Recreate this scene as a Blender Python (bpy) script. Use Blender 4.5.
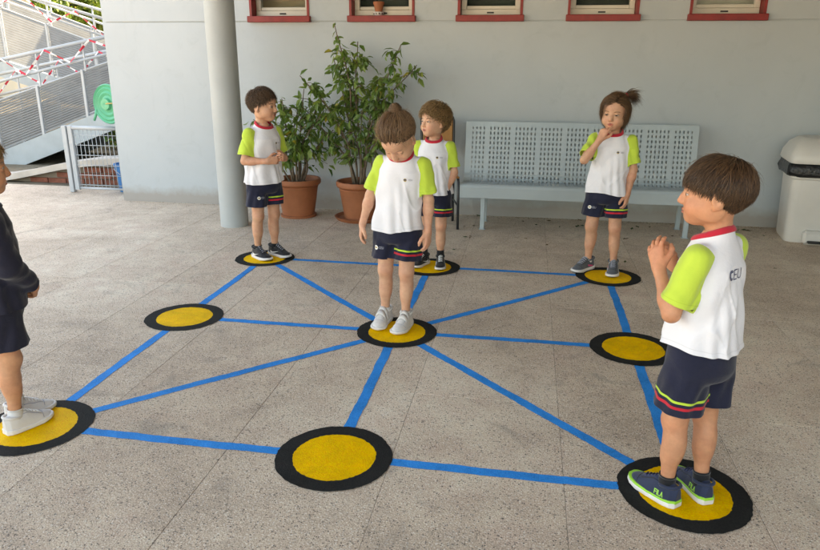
import bpy, bmesh, math, random
import numpy as np
from mathutils import Vector, Matrix
from mathutils.bvhtree import BVHTree
from mathutils.geometry import tessellate_polygon
PI = math.pi
R = math.radians
for o in list(bpy.data.objects): bpy.data.objects.remove(o)
scene = bpy.context.scene
C = scene.collection

# ------------------------------------------------------------------ camera, sky, sun, exposure
cd = bpy.data.cameras.new('camera'); cam = bpy.data.objects.new('camera', cd); C.objects.link(cam)
cd.sensor_fit = 'HORIZONTAL'; cd.sensor_width = 36.0; cd.lens = 29.892
cd.clip_start = 0.05; cd.clip_end = 2000
_r = Vector((0.98558, 0.16912, 0.00553)); _u = Vector((-0.05588, 0.29442, 0.95404)); _f = Vector((-0.15972, 0.94059, -0.29963))
m = Matrix((_r, _u, -_f)).transposed().to_4x4(); m.translation = Vector((0.6252, -3.279, 1.363))
cam.matrix_world = m
scene.camera = cam

SUN_EL, SUN_AZ = 48.0, 32.0            # elevation; direction towards the sun, degrees from +X to +Y
w = bpy.data.worlds.new('World'); scene.world = w; w.use_nodes = True
nt = w.node_tree; bg = nt.nodes['Background']; sky = nt.nodes.new('ShaderNodeTexSky')
sky.sky_type = 'NISHITA'; sky.sun_disc = False
sky.sun_elevation = R(SUN_EL); sky.sun_rotation = R(90 - SUN_AZ)
sky.air_density = 1.0; sky.dust_density = 2.5; sky.ozone_density = 0.6
nt.links.new(sky.outputs[0], bg.inputs[0]); bg.inputs[1].default_value = 0.15
sl = bpy.data.lights.new('sun', 'SUN'); sun = bpy.data.objects.new('sun', sl); C.objects.link(sun)
sl.energy = 3.0; sl.angle = R(0.53); sl.color = (1.0, 0.93, 0.82)
sd = Vector((math.cos(R(SUN_EL)) * math.cos(R(SUN_AZ)), math.cos(R(SUN_EL)) * math.sin(R(SUN_AZ)), math.sin(R(SUN_EL))))
sun.rotation_euler = sd.to_track_quat('Z', 'Y').to_euler()
sun.location = (6, 8, 12)
scene.view_settings.view_transform = 'Standard'; scene.view_settings.look = 'None'
scene.view_settings.exposure = 2.9; scene.view_settings.gamma = 1.0
scene.view_settings.use_curve_mapping = False
scene.view_settings.use_white_balance = True; scene.view_settings.white_balance_temperature = 9200; scene.view_settings.white_balance_tint = 10
scene.render.engine = 'CYCLES'

# ------------------------------------------------------------------ materials
M = {}
def nodes_of(name, rough=0.6, spec=0.4, metal=0.0):
    mt = bpy.data.materials.new(name); mt.use_nodes = True
    n = mt.node_tree.nodes; l = mt.node_tree.links
    b = n['Principled BSDF']; b.inputs['Roughness'].default_value = rough
    b.inputs['Specular IOR Level'].default_value = spec; b.inputs['Metallic'].default_value = metal
    M[name] = mt
    return mt, n, l, b
def coord(n, l, kind='Object', scale=(1, 1, 1)):
    t = n.new('ShaderNodeTexCoord'); mp = n.new('ShaderNodeMapping'); mp.inputs['Scale'].default_value = scale
    l.new(t.outputs[kind], mp.inputs[0]); return mp.outputs[0]
def wpos(n):
    return n.new('ShaderNodeNewGeometry').outputs['Position']
def noise(n, l, co, scale, detail=4, rough=0.55, dist=0.0):
    t = n.new('ShaderNodeTexNoise'); t.inputs['Scale'].default_value = scale; t.inputs['Detail'].default_value = detail
    t.inputs['Roughness'].default_value = rough; t.inputs['Distortion'].default_value = dist
    l.new(co, t.inputs['Vector']); return t.outputs[0]
def voro(n, l, co, scale, out='Distance'):
    t = n.new('ShaderNodeTexVoronoi'); t.inputs['Scale'].default_value = scale
    l.new(co, t.inputs['Vector']); return t.outputs[out]
def ramp(n, l, fac, stops):
    t = n.new('ShaderNodeValToRGB'); e = t.color_ramp.elements
    while len(e) < len(stops): e.new(0.5)
    for k, (p, c) in enumerate(stops):
        e[k].position = p; e[k].color = (c[0], c[1], c[2], 1) if not np.isscalar(c) else (c, c, c, 1)
    l.new(fac, t.inputs[0]); return t.outputs[0]
def mix(n, l, fac, a, b, mode='MIX'):
    t = n.new('ShaderNodeMix'); t.data_type = 'RGBA'; t.blend_type = mode
    if np.isscalar(fac): t.inputs[0].default_value = fac
    else: l.new(fac, t.inputs[0])
    for i, v in ((6, a), (7, b)):
        if hasattr(v, 'is_linked') or hasattr(v, 'links'): l.new(v, t.inputs[i])
        else: t.inputs[i].default_value = (v[0], v[1], v[2], 1)
    return t.outputs[2]
def bump(n, l, b, h, strength=0.3, dist=0.01, prev=None):
    t = n.new('ShaderNodeBump'); t.inputs['Strength'].default_value = strength; t.inputs['Distance'].default_value = dist
    l.new(h, t.inputs['Height'])
    if prev is not None: l.new(prev, t.inputs['Normal'])
    l.new(t.outputs[0], b.inputs['Normal']); return t.outputs[0]
def sc(c, k): return tuple(min(1, x * k) for x in c)
def simple(name, col, rough=0.6, spec=0.4, metal=0.0, var=0.12, vs=6.0, bs=0.0, bsc=80.0, bd=0.004, world=False):
    mt, n, l, b = nodes_of(name, rough, spec, metal)
    co = wpos(n) if world else coord(n, l)
    f = noise(n, l, co, vs, 5)
    l.new(ramp(n, l, f, [(0.3, sc(col, 1 - var)), (0.7, sc(col, 1 + var))]), b.inputs['Base Color'])
    if bs: bump(n, l, b, noise(n, l, co, bsc, 4), bs, bd)
    return mt

def mat_concrete(name, slab):
    mt, n, l, b = nodes_of(name, 0.82, 0.3)
    p = wpos(n)
    big = noise(n, l, p, 0.9, 6, 0.6, 0.6)
    base = ramp(n, l, big, [(0.26, (0.42, 0.322, 0.242)), (0.5, (0.57, 0.452, 0.345)), (0.74, (0.70, 0.565, 0.44))])
    mid = noise(n, l, p, 7.0, 6, 0.65, 0.4)
    base = mix(n, l, 0.55, base, ramp(n, l, mid, [(0.3, 0.36), (0.7, 0.66)]), 'OVERLAY')
    pk = ramp(n, l, noise(n, l, p, 1.7, 3), [(0.58, 0.0), (0.75, 0.35)])
    base = mix(n, l, pk, base, (0.50, 0.34, 0.28))
    # exposed aggregate: small dark and pale stones
    sp = voro(n, l, p, 150.0, 'Color'); spd = voro(n, l, p, 150.0)
    sh = ramp(n, l, spd, [(0.30, 1.0), (0.52, 0.0)])
    sep = n.new('ShaderNodeSeparateColor'); l.new(sp, sep.inputs[0])
    dk = n.new('ShaderNodeMath'); dk.operation = 'MULTIPLY'; l.new(ramp(n, l, sep.outputs[0], [(0.80, 0.0), (0.90, 0.9)]), dk.inputs[0]); l.new(sh, dk.inputs[1])
    lt = n.new('ShaderNodeMath'); lt.operation = 'MULTIPLY'; l.new(ramp(n, l, sep.outputs[1], [(0.55, 0.0), (0.70, 0.75)]), lt.inputs[0]); l.new(sh, lt.inputs[1])
    base = mix(n, l, lt.outputs[0], base, (0.70, 0.63, 0.54))
    base = mix(n, l, dk.outputs[0], base, (0.075, 0.066, 0.06))
    fine = noise(n, l, p, 210, 3, 0.6)
    base = mix(n, l, 0.75, base, ramp(n, l, fine, [(0.32, 0.22), (0.5, 0.5), (0.68, 0.80)]), 'OVERLAY')
    fs = noise(n, l, p, 95, 2, 0.5)
    base = mix(n, l, ramp(n, l, fs, [(0.63, 0.0), (0.70, 0.7)]), base, (0.13, 0.112, 0.095))
    sp2 = voro(n, l, p, 55.0, 'Color'); sd2 = voro(n, l, p, 55.0)
    s2 = n.new('ShaderNodeSeparateColor'); l.new(sp2, s2.inputs[0])
    d2 = n.new('ShaderNodeMath'); d2.operation = 'MULTIPLY'; l.new(ramp(n, l, s2.outputs[2], [(0.975, 0.0), (0.985, 0.6)]), d2.inputs[0]); l.new(ramp(n, l, sd2, [(0.20, 1.0), (0.34, 0.0)]), d2.inputs[1])
    base = mix(n, l, d2.outputs[0], base, (0.10, 0.085, 0.075))
    st = ramp(n, l, noise(n, l, p, 2.6, 8, 0.7, 1.5), [(0.57, 0.0), (0.68, 0.45)])
    base = mix(n, l, st, base, (0.25, 0.21, 0.175))
    if slab:
        oi = n.new('ShaderNodeObjectInfo')
        v = ramp(n, l, oi.outputs['Random'], [(0, 0.455), (1, 0.545)])
        base = mix(n, l, 1.0, base, v, 'OVERLAY')
    l.new(base, b.inputs['Base Color'])
    h1 = bump(n, l, b, sh, 0.35, 0.002)
    bump(n, l, b, noise(n, l, p, 30, 6, 0.7), 0.45, 0.006, h1)
mat_concrete('concrete', True); mat_concrete('concrete_far', False)
simple('joint_fill', (0.22, 0.185, 0.15), 0.9, 0.2, world=True)

def mat_wall(name, col):
    mt, n, l, b = nodes_of(name, 0.55, 0.3)
    p = wpos(n)
    c = ramp(n, l, noise(n, l, p, 0.8, 6, 0.6, 0.4), [(0.3, sc(col, 0.93)), (0.7, sc(col, 1.04))])
    c = mix(n, l, ramp(n, l, noise(n, l, p, 5.0, 7, 0.7, 1.0), [(0.55, 0.0), (0.75, 0.35)]), c, sc(col, 0.76))
    vs = coord(n, l, 'Object', (3.0, 3.0, 0.35)); c = mix(n, l, ramp(n, l, noise(n, l, vs, 4.0, 6, 0.7), [(0.60, 0.0), (0.78, 0.25)]), c, sc(col, 0.72))
    # splash dirt close to the ground, with a shape of its own
    sx = n.new('ShaderNodeSeparateXYZ'); l.new(p, sx.inputs[0])
    ad = n.new('ShaderNodeMath'); ad.operation = 'MULTIPLY_ADD'; l.new(noise(n, l, p, 6.0, 6, 0.7), ad.inputs[0]); ad.inputs[1].default_value = -0.16; l.new(sx.outputs[2], ad.inputs[2])
    c = mix(n, l, ramp(n, l, ad.outputs[0], [(0.0, 0.75), (0.09, 0.0)]), c, (0.30, 0.26, 0.22))
    l.new(c, b.inputs['Base Color'])
    h = bump(n, l, b, noise(n, l, p, 140, 4, 0.7), 0.22, 0.003)
    bump(n, l, b, noise(n, l, p, 3, 4), 0.18, 0.02, h)
mat_wall('wall_paint', (0.415, 0.455, 0.472))
simple('ceiling_paint', (0.32, 0.31, 0.29), 0.7, 0.2, var=0.04, world=True)
simple('column_paint', (0.36, 0.385, 0.385), 0.5, 0.35, var=0.07, vs=3, bs=0.12, bsc=60, world=True)
simple('red_paint', (0.235, 0.018, 0.016), 0.45, 0.4, var=0.18, vs=14, bs=0.15, world=True)
simple('cream_aluminium', (0.58, 0.55, 0.47), 0.4, 0.5, var=0.05)
simple('slot_black', (0.02, 0.02, 0.02), 0.6)
simple('blind_tan', (0.36, 0.27, 0.17), 0.8, 0.2, var=0.1)
simple('blind_dark', (0.05, 0.06, 0.05), 0.7, 0.3, var=0.2)  # dark colour standing in for the unlit room behind the glass
simple('blind_cream', (0.6, 0.57, 0.5), 0.8, 0.2)
mt, n, l, b = nodes_of('glass', 0.03, 0.5); b.inputs['Base Color'].default_value = (0.9, 0.95, 0.93, 1); b.inputs['Transmission Weight'].default_value = 1.0; b.inputs['IOR'].default_value = 1.05

def mat_paint(name, col, wear=0.12, rough=0.6):
    mt, n, l, b = nodes_of(name, rough, 0.08)
    p = wpos(n)
    c = ramp(n, l, noise(n, l, p, 9, 6, 0.65), [(0.3, sc(col, 0.82)), (0.7, sc(col, 1.12))])
    wv = ramp(n, l, noise(n, l, p, 55, 6, 0.75), [(0.64, 0.0), (0.72, wear * 3)])
    c = mix(n, l, wv, c, sc((0.36, 0.31, 0.26), 0.7))
    dk = ramp(n, l, noise(n, l, p, 4, 8, 0.7, 1.0), [(0.50, 0.0), (0.7, 0.5)])
    c = mix(n, l, dk, c, sc(col, 0.5))
    gr = noise(n, l, p, 210, 3, 0.6); c = mix(n, l, 0.5, c, ramp(n, l, gr, [(0.32, 0.25), (0.5, 0.5), (0.68, 0.75)]), 'OVERLAY')
    l.new(c, b.inputs['Base Color'])
    sh = ramp(n, l, voro(n, l, p, 150.0), [(0.30, 1.0), (0.52, 0.0)])
    h = bump(n, l, b, sh, 0.25, 0.0015); bump(n, l, b, noise(n, l, p, 30, 6, 0.7), 0.4, 0.003, h)
mat_paint('paint_blue', (0.0, 0.255, 0.70), 0.08)
mat_paint('paint_black', (0.022, 0.022, 0.021), 0.10, 0.7)
mat_paint('paint_yellow', (0.92, 0.50, 0.010), 0.04)

simple('bench_metal', (0.36, 0.425, 0.445), 0.38, 0.5, var=0.06, vs=3, bs=0.05, bsc=200)
simple('steel_white', (0.38, 0.41, 0.43), 0.4, 0.5, var=0.07)
simple('ramp_panel', (0.26, 0.265, 0.26), 0.5, 0.4, 0.3, var=0.1)
simple('ramp_beam', (0.33, 0.38, 0.40), 0.5, 0.4, var=0.08)
simple('coping', (0.47, 0.43, 0.38), 0.8, 0.2, var=0.14, vs=5, bs=0.3, bsc=40)
simple('brick_red', (0.21, 0.075, 0.05), 0.8, 0.2, var=0.25, vs=18, bs=0.3, bsc=50)
simple('dark_soil', (0.03, 0.026, 0.02), 0.95, 0.1, var=0.3, vs=20, bs=0.5, bsc=60)
def mat_clay():
    mt, n, l, b = nodes_of('terracotta', 0.6, 0.3)
    co = coord(n, l); col = (0.33, 0.115, 0.052)
    c = ramp(n, l, noise(n, l, co, 5, 6, 0.6), [(0.3, sc(col, 0.8)), (0.7, sc(col, 1.2))])
    c = mix(n, l, ramp(n, l, noise(n, l, co, 11, 7, 0.7), [(0.66, 0), (0.74, 0.5)]), c, (0.52, 0.36, 0.27))
    l.new(c, b.inputs['Base Color']); bump(n, l, b, noise(n, l, co, 45, 5), 0.15, 0.004)
mat_clay()
simple('bark', (0.16, 0.12, 0.085), 0.85, 0.2, var=0.3, vs=25, bs=0.5, bsc=70)
def mat_leaf(name, a, bcol, rough=0.4):
    mt, n, l, b = nodes_of(name, rough, 0.5)
    at = n.new('ShaderNodeAttribute'); at.attribute_name = 'Col'
    sep = n.new('ShaderNodeSeparateColor'); l.new(at.outputs['Color'], sep.inputs[0])
    c = ramp(n, l, sep.outputs[0], [(0.0, a), (0.93, bcol), (0.985, (0.30, 0.24, 0.03))])
    l.new(c, b.inputs['Base Color'])
    tr = n.new('ShaderNodeBsdfTranslucent'); l.new(mix(n, l, 0.5, c, (0.25, 0.4, 0.04)), tr.inputs[0])
    ms = n.new('ShaderNodeMixShader'); ms.inputs[0].default_value = 0.28
    l.new(b.outputs[0], ms.inputs[1]); l.new(tr.outputs[0], ms.inputs[2])
    l.new(ms.outputs[0], n['Material Output'].inputs['Surface'])
mat_leaf('ficus_leaf', (0.048, 0.11, 0.024), (0.19, 0.28, 0.062), 0.38)
mat_leaf('tree_leaf', (0.07, 0.12, 0.018), (0.17, 0.22, 0.03), 0.5)
simple('dry_leaf', (0.13, 0.085, 0.03), 0.8, 0.2, var=0.4, vs=30)
simple('green_leaf_fallen', (0.05, 0.075, 0.02), 0.7, 0.3, var=0.4, vs=30)
simple('bin_plastic', (0.60, 0.58, 0.54), 0.38, 0.45, var=0.06, vs=4)
mt = simple('bag_black', (0.012, 0.012, 0.013), 0.28, 0.5, var=0.1, vs=10, bs=0.6, bsc=26, bd=0.02)
simple('ply_orange', (0.34, 0.155, 0.042), 0.4, 0.45, var=0.15, vs=9)
simple('tube_black', (0.025, 0.027, 0.03), 0.35, 0.5, var=0.1)
simple('hose_green', (0.06, 0.36, 0.20), 0.4, 0.45, var=0.08)
simple('bucket_blue', (0.015, 0.17, 0.42), 0.4, 0.45, var=0.08)
simple('brass', (0.45, 0.35, 0.15), 0.35, 0.5, 0.8)
simple('tape_white', (0.75, 0.73, 0.72), 0.45, 0.4, var=0.03)
simple('tape_red', (0.55, 0.025, 0.05), 0.45, 0.4, var=0.05)
simple('far_wall', (0.62, 0.56, 0.46), 0.8, 0.2, var=0.05, vs=1)
simple('far_roof', (0.32, 0.13, 0.07), 0.8, 0.2, var=0.2, vs=3)
simple('dry_grass', (0.20, 0.17, 0.125), 0.95, 0.1, var=0.3, vs=1.5, bs=0.6, bsc=8, bd=0.1, world=True)
simple('pattern_white', (0.6, 0.58, 0.56), 0.6)

def mat_cloth(name, col, rough=0.85, weave=900, var=0.05, bs=0.25, sheen=0.2):
    mt, n, l, b = nodes_of(name, rough, 0.2)
    co = coord(n, l)
    f = noise(n, l, co, 9, 5, 0.6)
    l.new(ramp(n, l, f, [(0.3, sc(col, 1 - var)), (0.7, sc(col, 1 + var))]), b.inputs['Base Color'])
    b.inputs['Sheen Weight'].default_value = sheen; b.inputs['Sheen Roughness'].default_value = 0.5
    h = bump(n, l, b, noise(n, l, co, weave, 2), 0.15, 0.001)
    bump(n, l, b, noise(n, l, co, 16, 4, 0.55, 0.8), bs, 0.012, h)
mat_cloth('shirt_white', (0.70, 0.70, 0.735), var=0.025)
mat_cloth('sleeve_lime', (0.46, 0.61, 0.075), var=0.04)
mat_cloth('seam_grey', (0.61, 0.61, 0.64)); mat_cloth('seam_lime', (0.40, 0.54, 0.06))
mat_cloth('collar_red', (0.50, 0.02, 0.04))
mat_cloth('navy', (0.012, 0.014, 0.032), var=0.2, bs=0.3)
mat_cloth('navy_knit', (0.014, 0.014, 0.026), var=0.2, bs=0.4, weave=500)
mat_cloth('stripe_lime', (0.42, 0.60, 0.06)); mat_cloth('stripe_red', (0.50, 0.02, 0.035))
mat_cloth('sock_black', (0.012, 0.012, 0.014)); mat_cloth('sock_white', (0.62, 0.60, 0.58)); mat_cloth('sock_teal', (0.02, 0.22, 0.28))
mat_cloth('shoe_white', (0.62, 0.59, 0.56), 0.5, bs=0.1); mat_cloth('shoe_black', (0.012, 0.012, 0.014), 0.6, bs=0.1)
mat_cloth('shoe_navy', (0.020, 0.030, 0.065), 0.6, bs=0.1, var=0.2); mat_cloth('shoe_grey', (0.085, 0.095, 0.11), 0.65, bs=0.15, var=0.2)
simple('sole_white', (0.66, 0.64, 0.62), 0.5, 0.35, var=0.06, vs=30)
simple('sole_lime', (0.28, 0.62, 0.06), 0.5, 0.35, var=0.05)
simple('mark_white', (0.75, 0.75, 0.74), 0.5); simple('mark_pink', (0.75, 0.07, 0.20), 0.5)
simple('mark_navy', (0.035, 0.045, 0.11), 0.6); simple('mark_gold', (0.42, 0.30, 0.07), 0.6); simple('mark_grey', (0.30, 0.31, 0.36), 0.6)
simple('mark_lime', (0.30, 0.62, 0.10), 0.5); simple('mark_red', (0.5, 0.02, 0.04), 0.6)
def mat_skin():
    mt, n, l, b = nodes_of('skin', 0.5, 0.35)
    at = n.new('ShaderNodeAttribute'); at.attribute_name = 'Col'
    co = coord(n, l)
    c = mix(n, l, 1.0, at.outputs['Color'], ramp(n, l, noise(n, l, co, 28, 6, 0.65), [(0.3, 0.42), (0.7, 0.58)]), 'OVERLAY')
    c = mix(n, l, 1.0, c, ramp(n, l, noise(n, l, co, 9, 5, 0.6), [(0.3, (0.53, 0.48, 0.475)), (0.7, (0.49, 0.52, 0.52))]), 'OVERLAY')
    l.new(c, b.inputs['Base Color'])
    b.inputs['Subsurface Weight'].default_value = 0.18; b.inputs['Subsurface Radius'].default_value = (0.010, 0.004, 0.002); b.inputs['Subsurface Scale'].default_value = 0.6
    bump(n, l, b, noise(n, l, co, 260, 4, 0.6), 0.10, 0.001)
mat_skin()
def mat_attr(name, rough, spec):
    mt, n, l, b = nodes_of(name, rough, spec)
    at = n.new('ShaderNodeAttribute'); at.attribute_name = 'Col'
    l.new(at.outputs['Color'], b.inputs['Base Color'])
mat_attr('hair', 0.36, 0.4); mat_attr('eye', 0.12, 0.5)

# ------------------------------------------------------------------ mesh helpers
def link(o, parent=None):
    C.objects.link(o)
    if parent is not None: o.parent = parent
    return o
def tag(o, label=None, cat=None, group=None, kind=None):
    if label: o['label'] = label
    if cat: o['category'] = cat
    if group: o['group'] = group
    if kind: o['kind'] = kind
    return o
def empty(name, loc=(0, 0, 0), rz=0.0, parent=None):
    o = bpy.data.objects.new(name, None); o.location = loc; o.rotation_euler = (0, 0, rz); o.empty_display_size = 0.1
    return link(o, parent)
def mk(name, V, Fc, mat, parent=None, smooth=True, col=None, mats=None, midx=None):
    V = np.asarray(V, np.float32)
    me = bpy.data.meshes.new(name)
    if isinstance(Fc, np.ndarray):
        k = Fc.shape[1]
        me.vertices.add(len(V)); me.vertices.foreach_set('co', V.ravel())
        me.loops.add(Fc.size); me.loops.foreach_set('vertex_index', Fc.astype(np.int32).ravel())
        me.polygons.add(len(Fc)); me.polygons.foreach_set('loop_start', np.arange(0, Fc.size, k, dtype=np.int32))
        me.update(calc_edges=True)
    else:
        me.from_pydata([tuple(map(float, v)) for v in V], [], Fc); me.update()
    me.polygons.foreach_set('use_smooth', np.full(len(me.polygons), smooth))
    for mm in (mats or [mat]): me.materials.append(M[mm])
    if midx is not None: me.polygons.foreach_set('material_index', np.asarray(midx, np.int32))
    if col is not None:
        a = me.color_attributes.new('Col', 'FLOAT_COLOR', 'POINT')
        cc = np.ones((len(V), 4), np.float32); cc[:, :3] = col; a.data.foreach_set('color', cc.ravel())
    o = bpy.data.objects.new(name, me)
    return link(o, parent)

class MB:
    def __init__(s): s.v = []; s.f = []; s.m = []; s.cur = 0
    def add(s, V, F_):
        b0 = len(s.v); s.v += [tuple(map(float, v)) for v in V]; s.f += [[i + b0 for i in f] for f in F_]; s.m += [s.cur] * len(F_); return s
    def box(s, x0, x1, y0, y1, z0, z1, bev=0.0):
        if bev <= 0:
            V = [(x0, y0, z0), (x1, y0, z0), (x1, y1, z0), (x0, y1, z0), (x0, y0, z1), (x1, y0, z1), (x1, y1, z1), (x0, y1, z1)]
            return s.add(V, [(3, 2, 1, 0), (4, 5, 6, 7), (0, 1, 5, 4), (1, 2, 6, 5), (2, 3, 7, 6), (3, 0, 4, 7)])
        bm = bmesh.new(); bmesh.ops.create_cube(bm, size=1)
        for v in bm.verts: v.co = Vector(((x0 + x1) / 2 + v.co.x * (x1 - x0), (y0 + y1) / 2 + v.co.y * (y1 - y0), (z0 + z1) / 2 + v.co.z * (z1 - z0)))
        bmesh.ops.bevel(bm, geom=bm.edges[:], offset=bev, segments=1, affect='EDGES')
        bm.verts.index_update(); s.add([v.co for v in bm.verts], [[v.index for v in f.verts] for f in bm.faces]); bm.free(); return s
    def tube(s, pts, r, n=8, closed=False, cap=True, up=None, ry=None):
        P = [Vector(p) for p in pts]; N = len(P); rr = r if hasattr(r, '__len__') else [r] * N
        V = []; last = None
        for i, p in enumerate(P):
            a = P[(i - 1) % N] if (closed or i > 0) else P[i]; b_ = P[(i + 1) % N] if (closed or i < N - 1) else P[i]
            t = (b_ - a).normalized()
            ref = Vector(up) if up is not None else (last if last is not None else (Vector((0, 0, 1)) if abs(t.z) < 0.9 else Vector((1, 0, 0))))
            x = (ref - t * ref.dot(t)).normalized(); y = t.cross(x); last = x
            for k in range(n):
                a_ = 2 * PI * k / n
                V.append(p + x * (math.cos(a_) * rr[i]) + y * (math.sin(a_) * (rr[i] if ry is None else ry)))
        F_ = []
        for i in range(N if closed else N - 1):
            j = (i + 1) % N
            for k in range(n): F_.append((i * n + k, i * n + (k + 1) % n, j * n + (k + 1) % n, j * n + k))
        if cap and not closed: F_ += [tuple(reversed(range(n))), tuple(range((N - 1) * n, N * n))]
        return s.add(V, F_)
    def lathe(s, prof, n=32, c=(0, 0), jit=0.0):
        V = []
        for (r, z) in prof:
            for k in range(n):
                a = 2 * PI * k / n; V.append((c[0] + r * math.cos(a), c[1] + r * math.sin(a), z))
        F_ = [(i * n + k, i * n + (k + 1) % n, (i + 1) * n + (k + 1) % n, (i + 1) * n + k) for i in range(len(prof) - 1) for k in range(n)]
        if prof[0][0] > 1e-5: F_.append(tuple(reversed(range(n))))
        if prof[-1][0] > 1e-5: F_.append(tuple(range((len(prof) - 1) * n, len(prof) * n)))
        return s.add(V, F_)
    def loft(s, rings, cap=True):
        n = len(rings[0]); V = [p for r_ in rings for p in r_]
        F_ = [(i * n + k, i * n + (k + 1) % n, (i + 1) * n + (k + 1) % n, (i + 1) * n + k) for i in range(len(rings) - 1) for k in range(n)]
        if cap: F_ += [tuple(reversed(range(n))), tuple(range((len(rings) - 1) * n, len(rings) * n))]
        return s.add(V, F_)
    def build(s, name, mat, parent=None, smooth=False, mats=None):
        return mk(name, np.array(s.v), s.f, mat, parent, smooth, mats=mats, midx=s.m if mats else None)
def autosmooth(o, deg=35):
    me = o.data
    me.polygons.foreach_set('use_smooth', np.ones(len(me.polygons), bool))
    bm = bmesh.new(); bm.from_mesh(me)
    for e in bm.edges:
        if len(e.link_faces) == 2 and e.calc_face_angle(0) > R(deg): e.smooth = False
    bm.to_mesh(me); bm.free(); return o

# ================================================================== the setting
# ground sheet to the horizon, slabs of the yard laid on it
g = MB(); g.box(-400, 400, -400, 400, -0.6, -0.0065)
o = g.build('ground', 'joint_fill'); tag(o, kind='structure')
g = MB()
JX = 0.81; SW, SLn = 0.605, 1.21
g.add([(-5.26, -60, -.004), (-5.26, 2.94, -.004), (-40, 2.94, -.004), (-40, -60, -.004)], [(0, 1, 2, 3)])
g.add([(40, -60, -.004), (40, 2.94, -.004), (3.84, 2.94, -.004), (3.84, -60, -.004)], [(0, 1, 2, 3)])
g.add([(3.83, -60, -.004), (3.83, -3.88, -.004), (-5.25, -3.88, -.004), (-5.25, -60, -.004)], [(0, 1, 2, 3)])
g.add([(-3.37, 2.96, -.004), (-3.37, 3.6, -.004), (-40, 3.6, -.004), (-40, 2.96, -.004)], [(0, 1, 2, 3)])
o = g.build('yard_paving', 'concrete_far'); tag(o, kind='structure')
for k in range(len(o.data.polygons)): pass
court = empty('court_paving', (0, 0, 0)); tag(court, kind='structure')
g = MB(); g.add([(-5.26, -4.3, -.0016), (3.835, -4.3, -.0016), (3.835, 2.94, -.0016), (-5.26, 2.94, -.0016)], [(0, 1, 2, 3)]); g.build('joint_mortar', 'joint_fill', court)
s0 = MB(); bm = bmesh.new(); bmesh.ops.create_cube(bm, size=1)
for v in bm.verts: v.co = Vector((v.co.x * (SW - .0016), v.co.y * (SLn - .0016), v.co.z * .006 - .003))
bmesh.ops.bevel(bm, geom=[e for e in bm.edges if all(v.co.z > -.003 for v in e.verts)], offset=.001, segments=1, affect='EDGES')
me = bpy.data.meshes.new('paving_slab'); bm.to_mesh(me); bm.free(); me.materials.append(M['concrete'])
for i in range(15):
    for j in range(6):
        y0 = 2.96 - SLn * (j + 1) + (0.0)
        sl_ = bpy.data.objects.new('paving_slab', me); sl_.location = (JX + SW * (4.5 - i), y0 + SLn / 2, random.Random(i * 7 + j).uniform(-.0008, 0)); link(sl_, court)
# lower rough ground behind the yard under the ramp
g = MB(); g.add([(-40, 3.6, -.006), (-3.37, 3.6, -.006), (-3.37, 60, -.006), (-40, 60, -.006)], [(0, 1, 2, 3)])
o = g.build('garden_soil', 'dry_grass'); tag(o, kind='structure')

# ------------------------------------------------------------------ painted game on the floor
GS, GY = 1.2, 1.2 * 1.0066
RO, RI = 0.211, 0.152
rng = random.Random(4)
dots = {}
names = {(-1, 1): 'far left corner', (0, 1): '', }
DL = {(-1, 1): 'painted yellow dot with black ring under boy in black trainers beside column',
      (0, 1): 'painted yellow dot with black ring under the curly haired boy in front of the chair',
      (1, 1): 'painted yellow dot with black ring under the girl in grey trainers by the bench',
      (-1, 0): 'empty yellow dot with black ring on edge between column boy and child in dark sweater',
      (0, 0): 'central yellow dot with black ring where all blue lines meet',
      (1, 0): 'empty yellow dot with black ring between girl by bench and boy in navy trainers',
      (-1, -1): 'painted yellow dot with black ring under child in dark sweater',
      (0, -1): 'empty yellow dot with black ring between dark sweater child and boy in navy trainers',
      (1, -1): 'painted yellow dot with black ring under boy in navy and lime trainers'}
for (i, j), lab in DL.items():
    cx, cy = i * GS, j * GY
    e = empty('painted_dot', (cx, cy, 0)); tag(e, lab, 'floor marking', 'yellow dots of the painted floor game')
    ph = [rng.uniform(0, 6.28) for _ in range(6)]
    n_ = 120
    def rad(a, r0, ph): return r0 * (1 + 0.006 * math.sin(3 * a + ph[0]) + .004 * math.sin(7 * a + ph[1]) + .003 * math.sin(17 * a + ph[2]) + .003 * math.sin(41 * a + ph[3])) + rng.uniform(-.0014, .0014)
    ro = [rad(2 * PI * k / n_, RO, ph) for k in range(n_)]; ri = [rad(2 * PI * k / n_, RI, ph[2:] + ph[:2]) for k in range(n_)]
    for nm, mt_, z, rr, r2 in (('black_ring', 'paint_black', .0020, ro, ri), ('yellow_disc', 'paint_yellow', .0017, ri, None)):
        V = []; F_ = []
        for k in range(n_):
            a = 2 * PI * k / n_; V.append((rr[k] * math.cos(a), rr[k] * math.sin(a), z))
        if r2:
            for k in range(n_):
                a = 2 * PI * k / n_; V.append(((r2[k] - .002) * math.cos(a), (r2[k] - .002) * math.sin(a), z))
            F_ = [(k, (k + 1) % n_, n_ + (k + 1) % n_, n_ + k) for k in range(n_)]
        else: F_ = [tuple(range(n_))]
        mk(nm, V, F_, mt_, e, False)
who = {(-1, 1): 'dot of column boy', (0, 1): 'dot of curly haired boy', (1, 1): 'dot of girl by bench', (-1, 0): 'empty dot nearest the column side',
       (0, 0): 'central dot', (1, 0): 'empty dot on bench side', (-1, -1): 'dot of dark sweater child', (0, -1): 'empty dot facing curly haired boy', (1, -1): 'dot of boy in navy trainers'}
pairs = [((0, 0), k) for k in DL if k != (0, 0)] + [((-1, 1), (0, 1)), ((0, 1), (1, 1)), ((-1, 1), (-1, 0)), ((-1, 0), (-1, -1)), ((-1, -1), (0, -1)), ((0, -1), (1, -1)), ((1, -1), (1, 0)), ((1, 0), (1, 1))]
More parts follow.
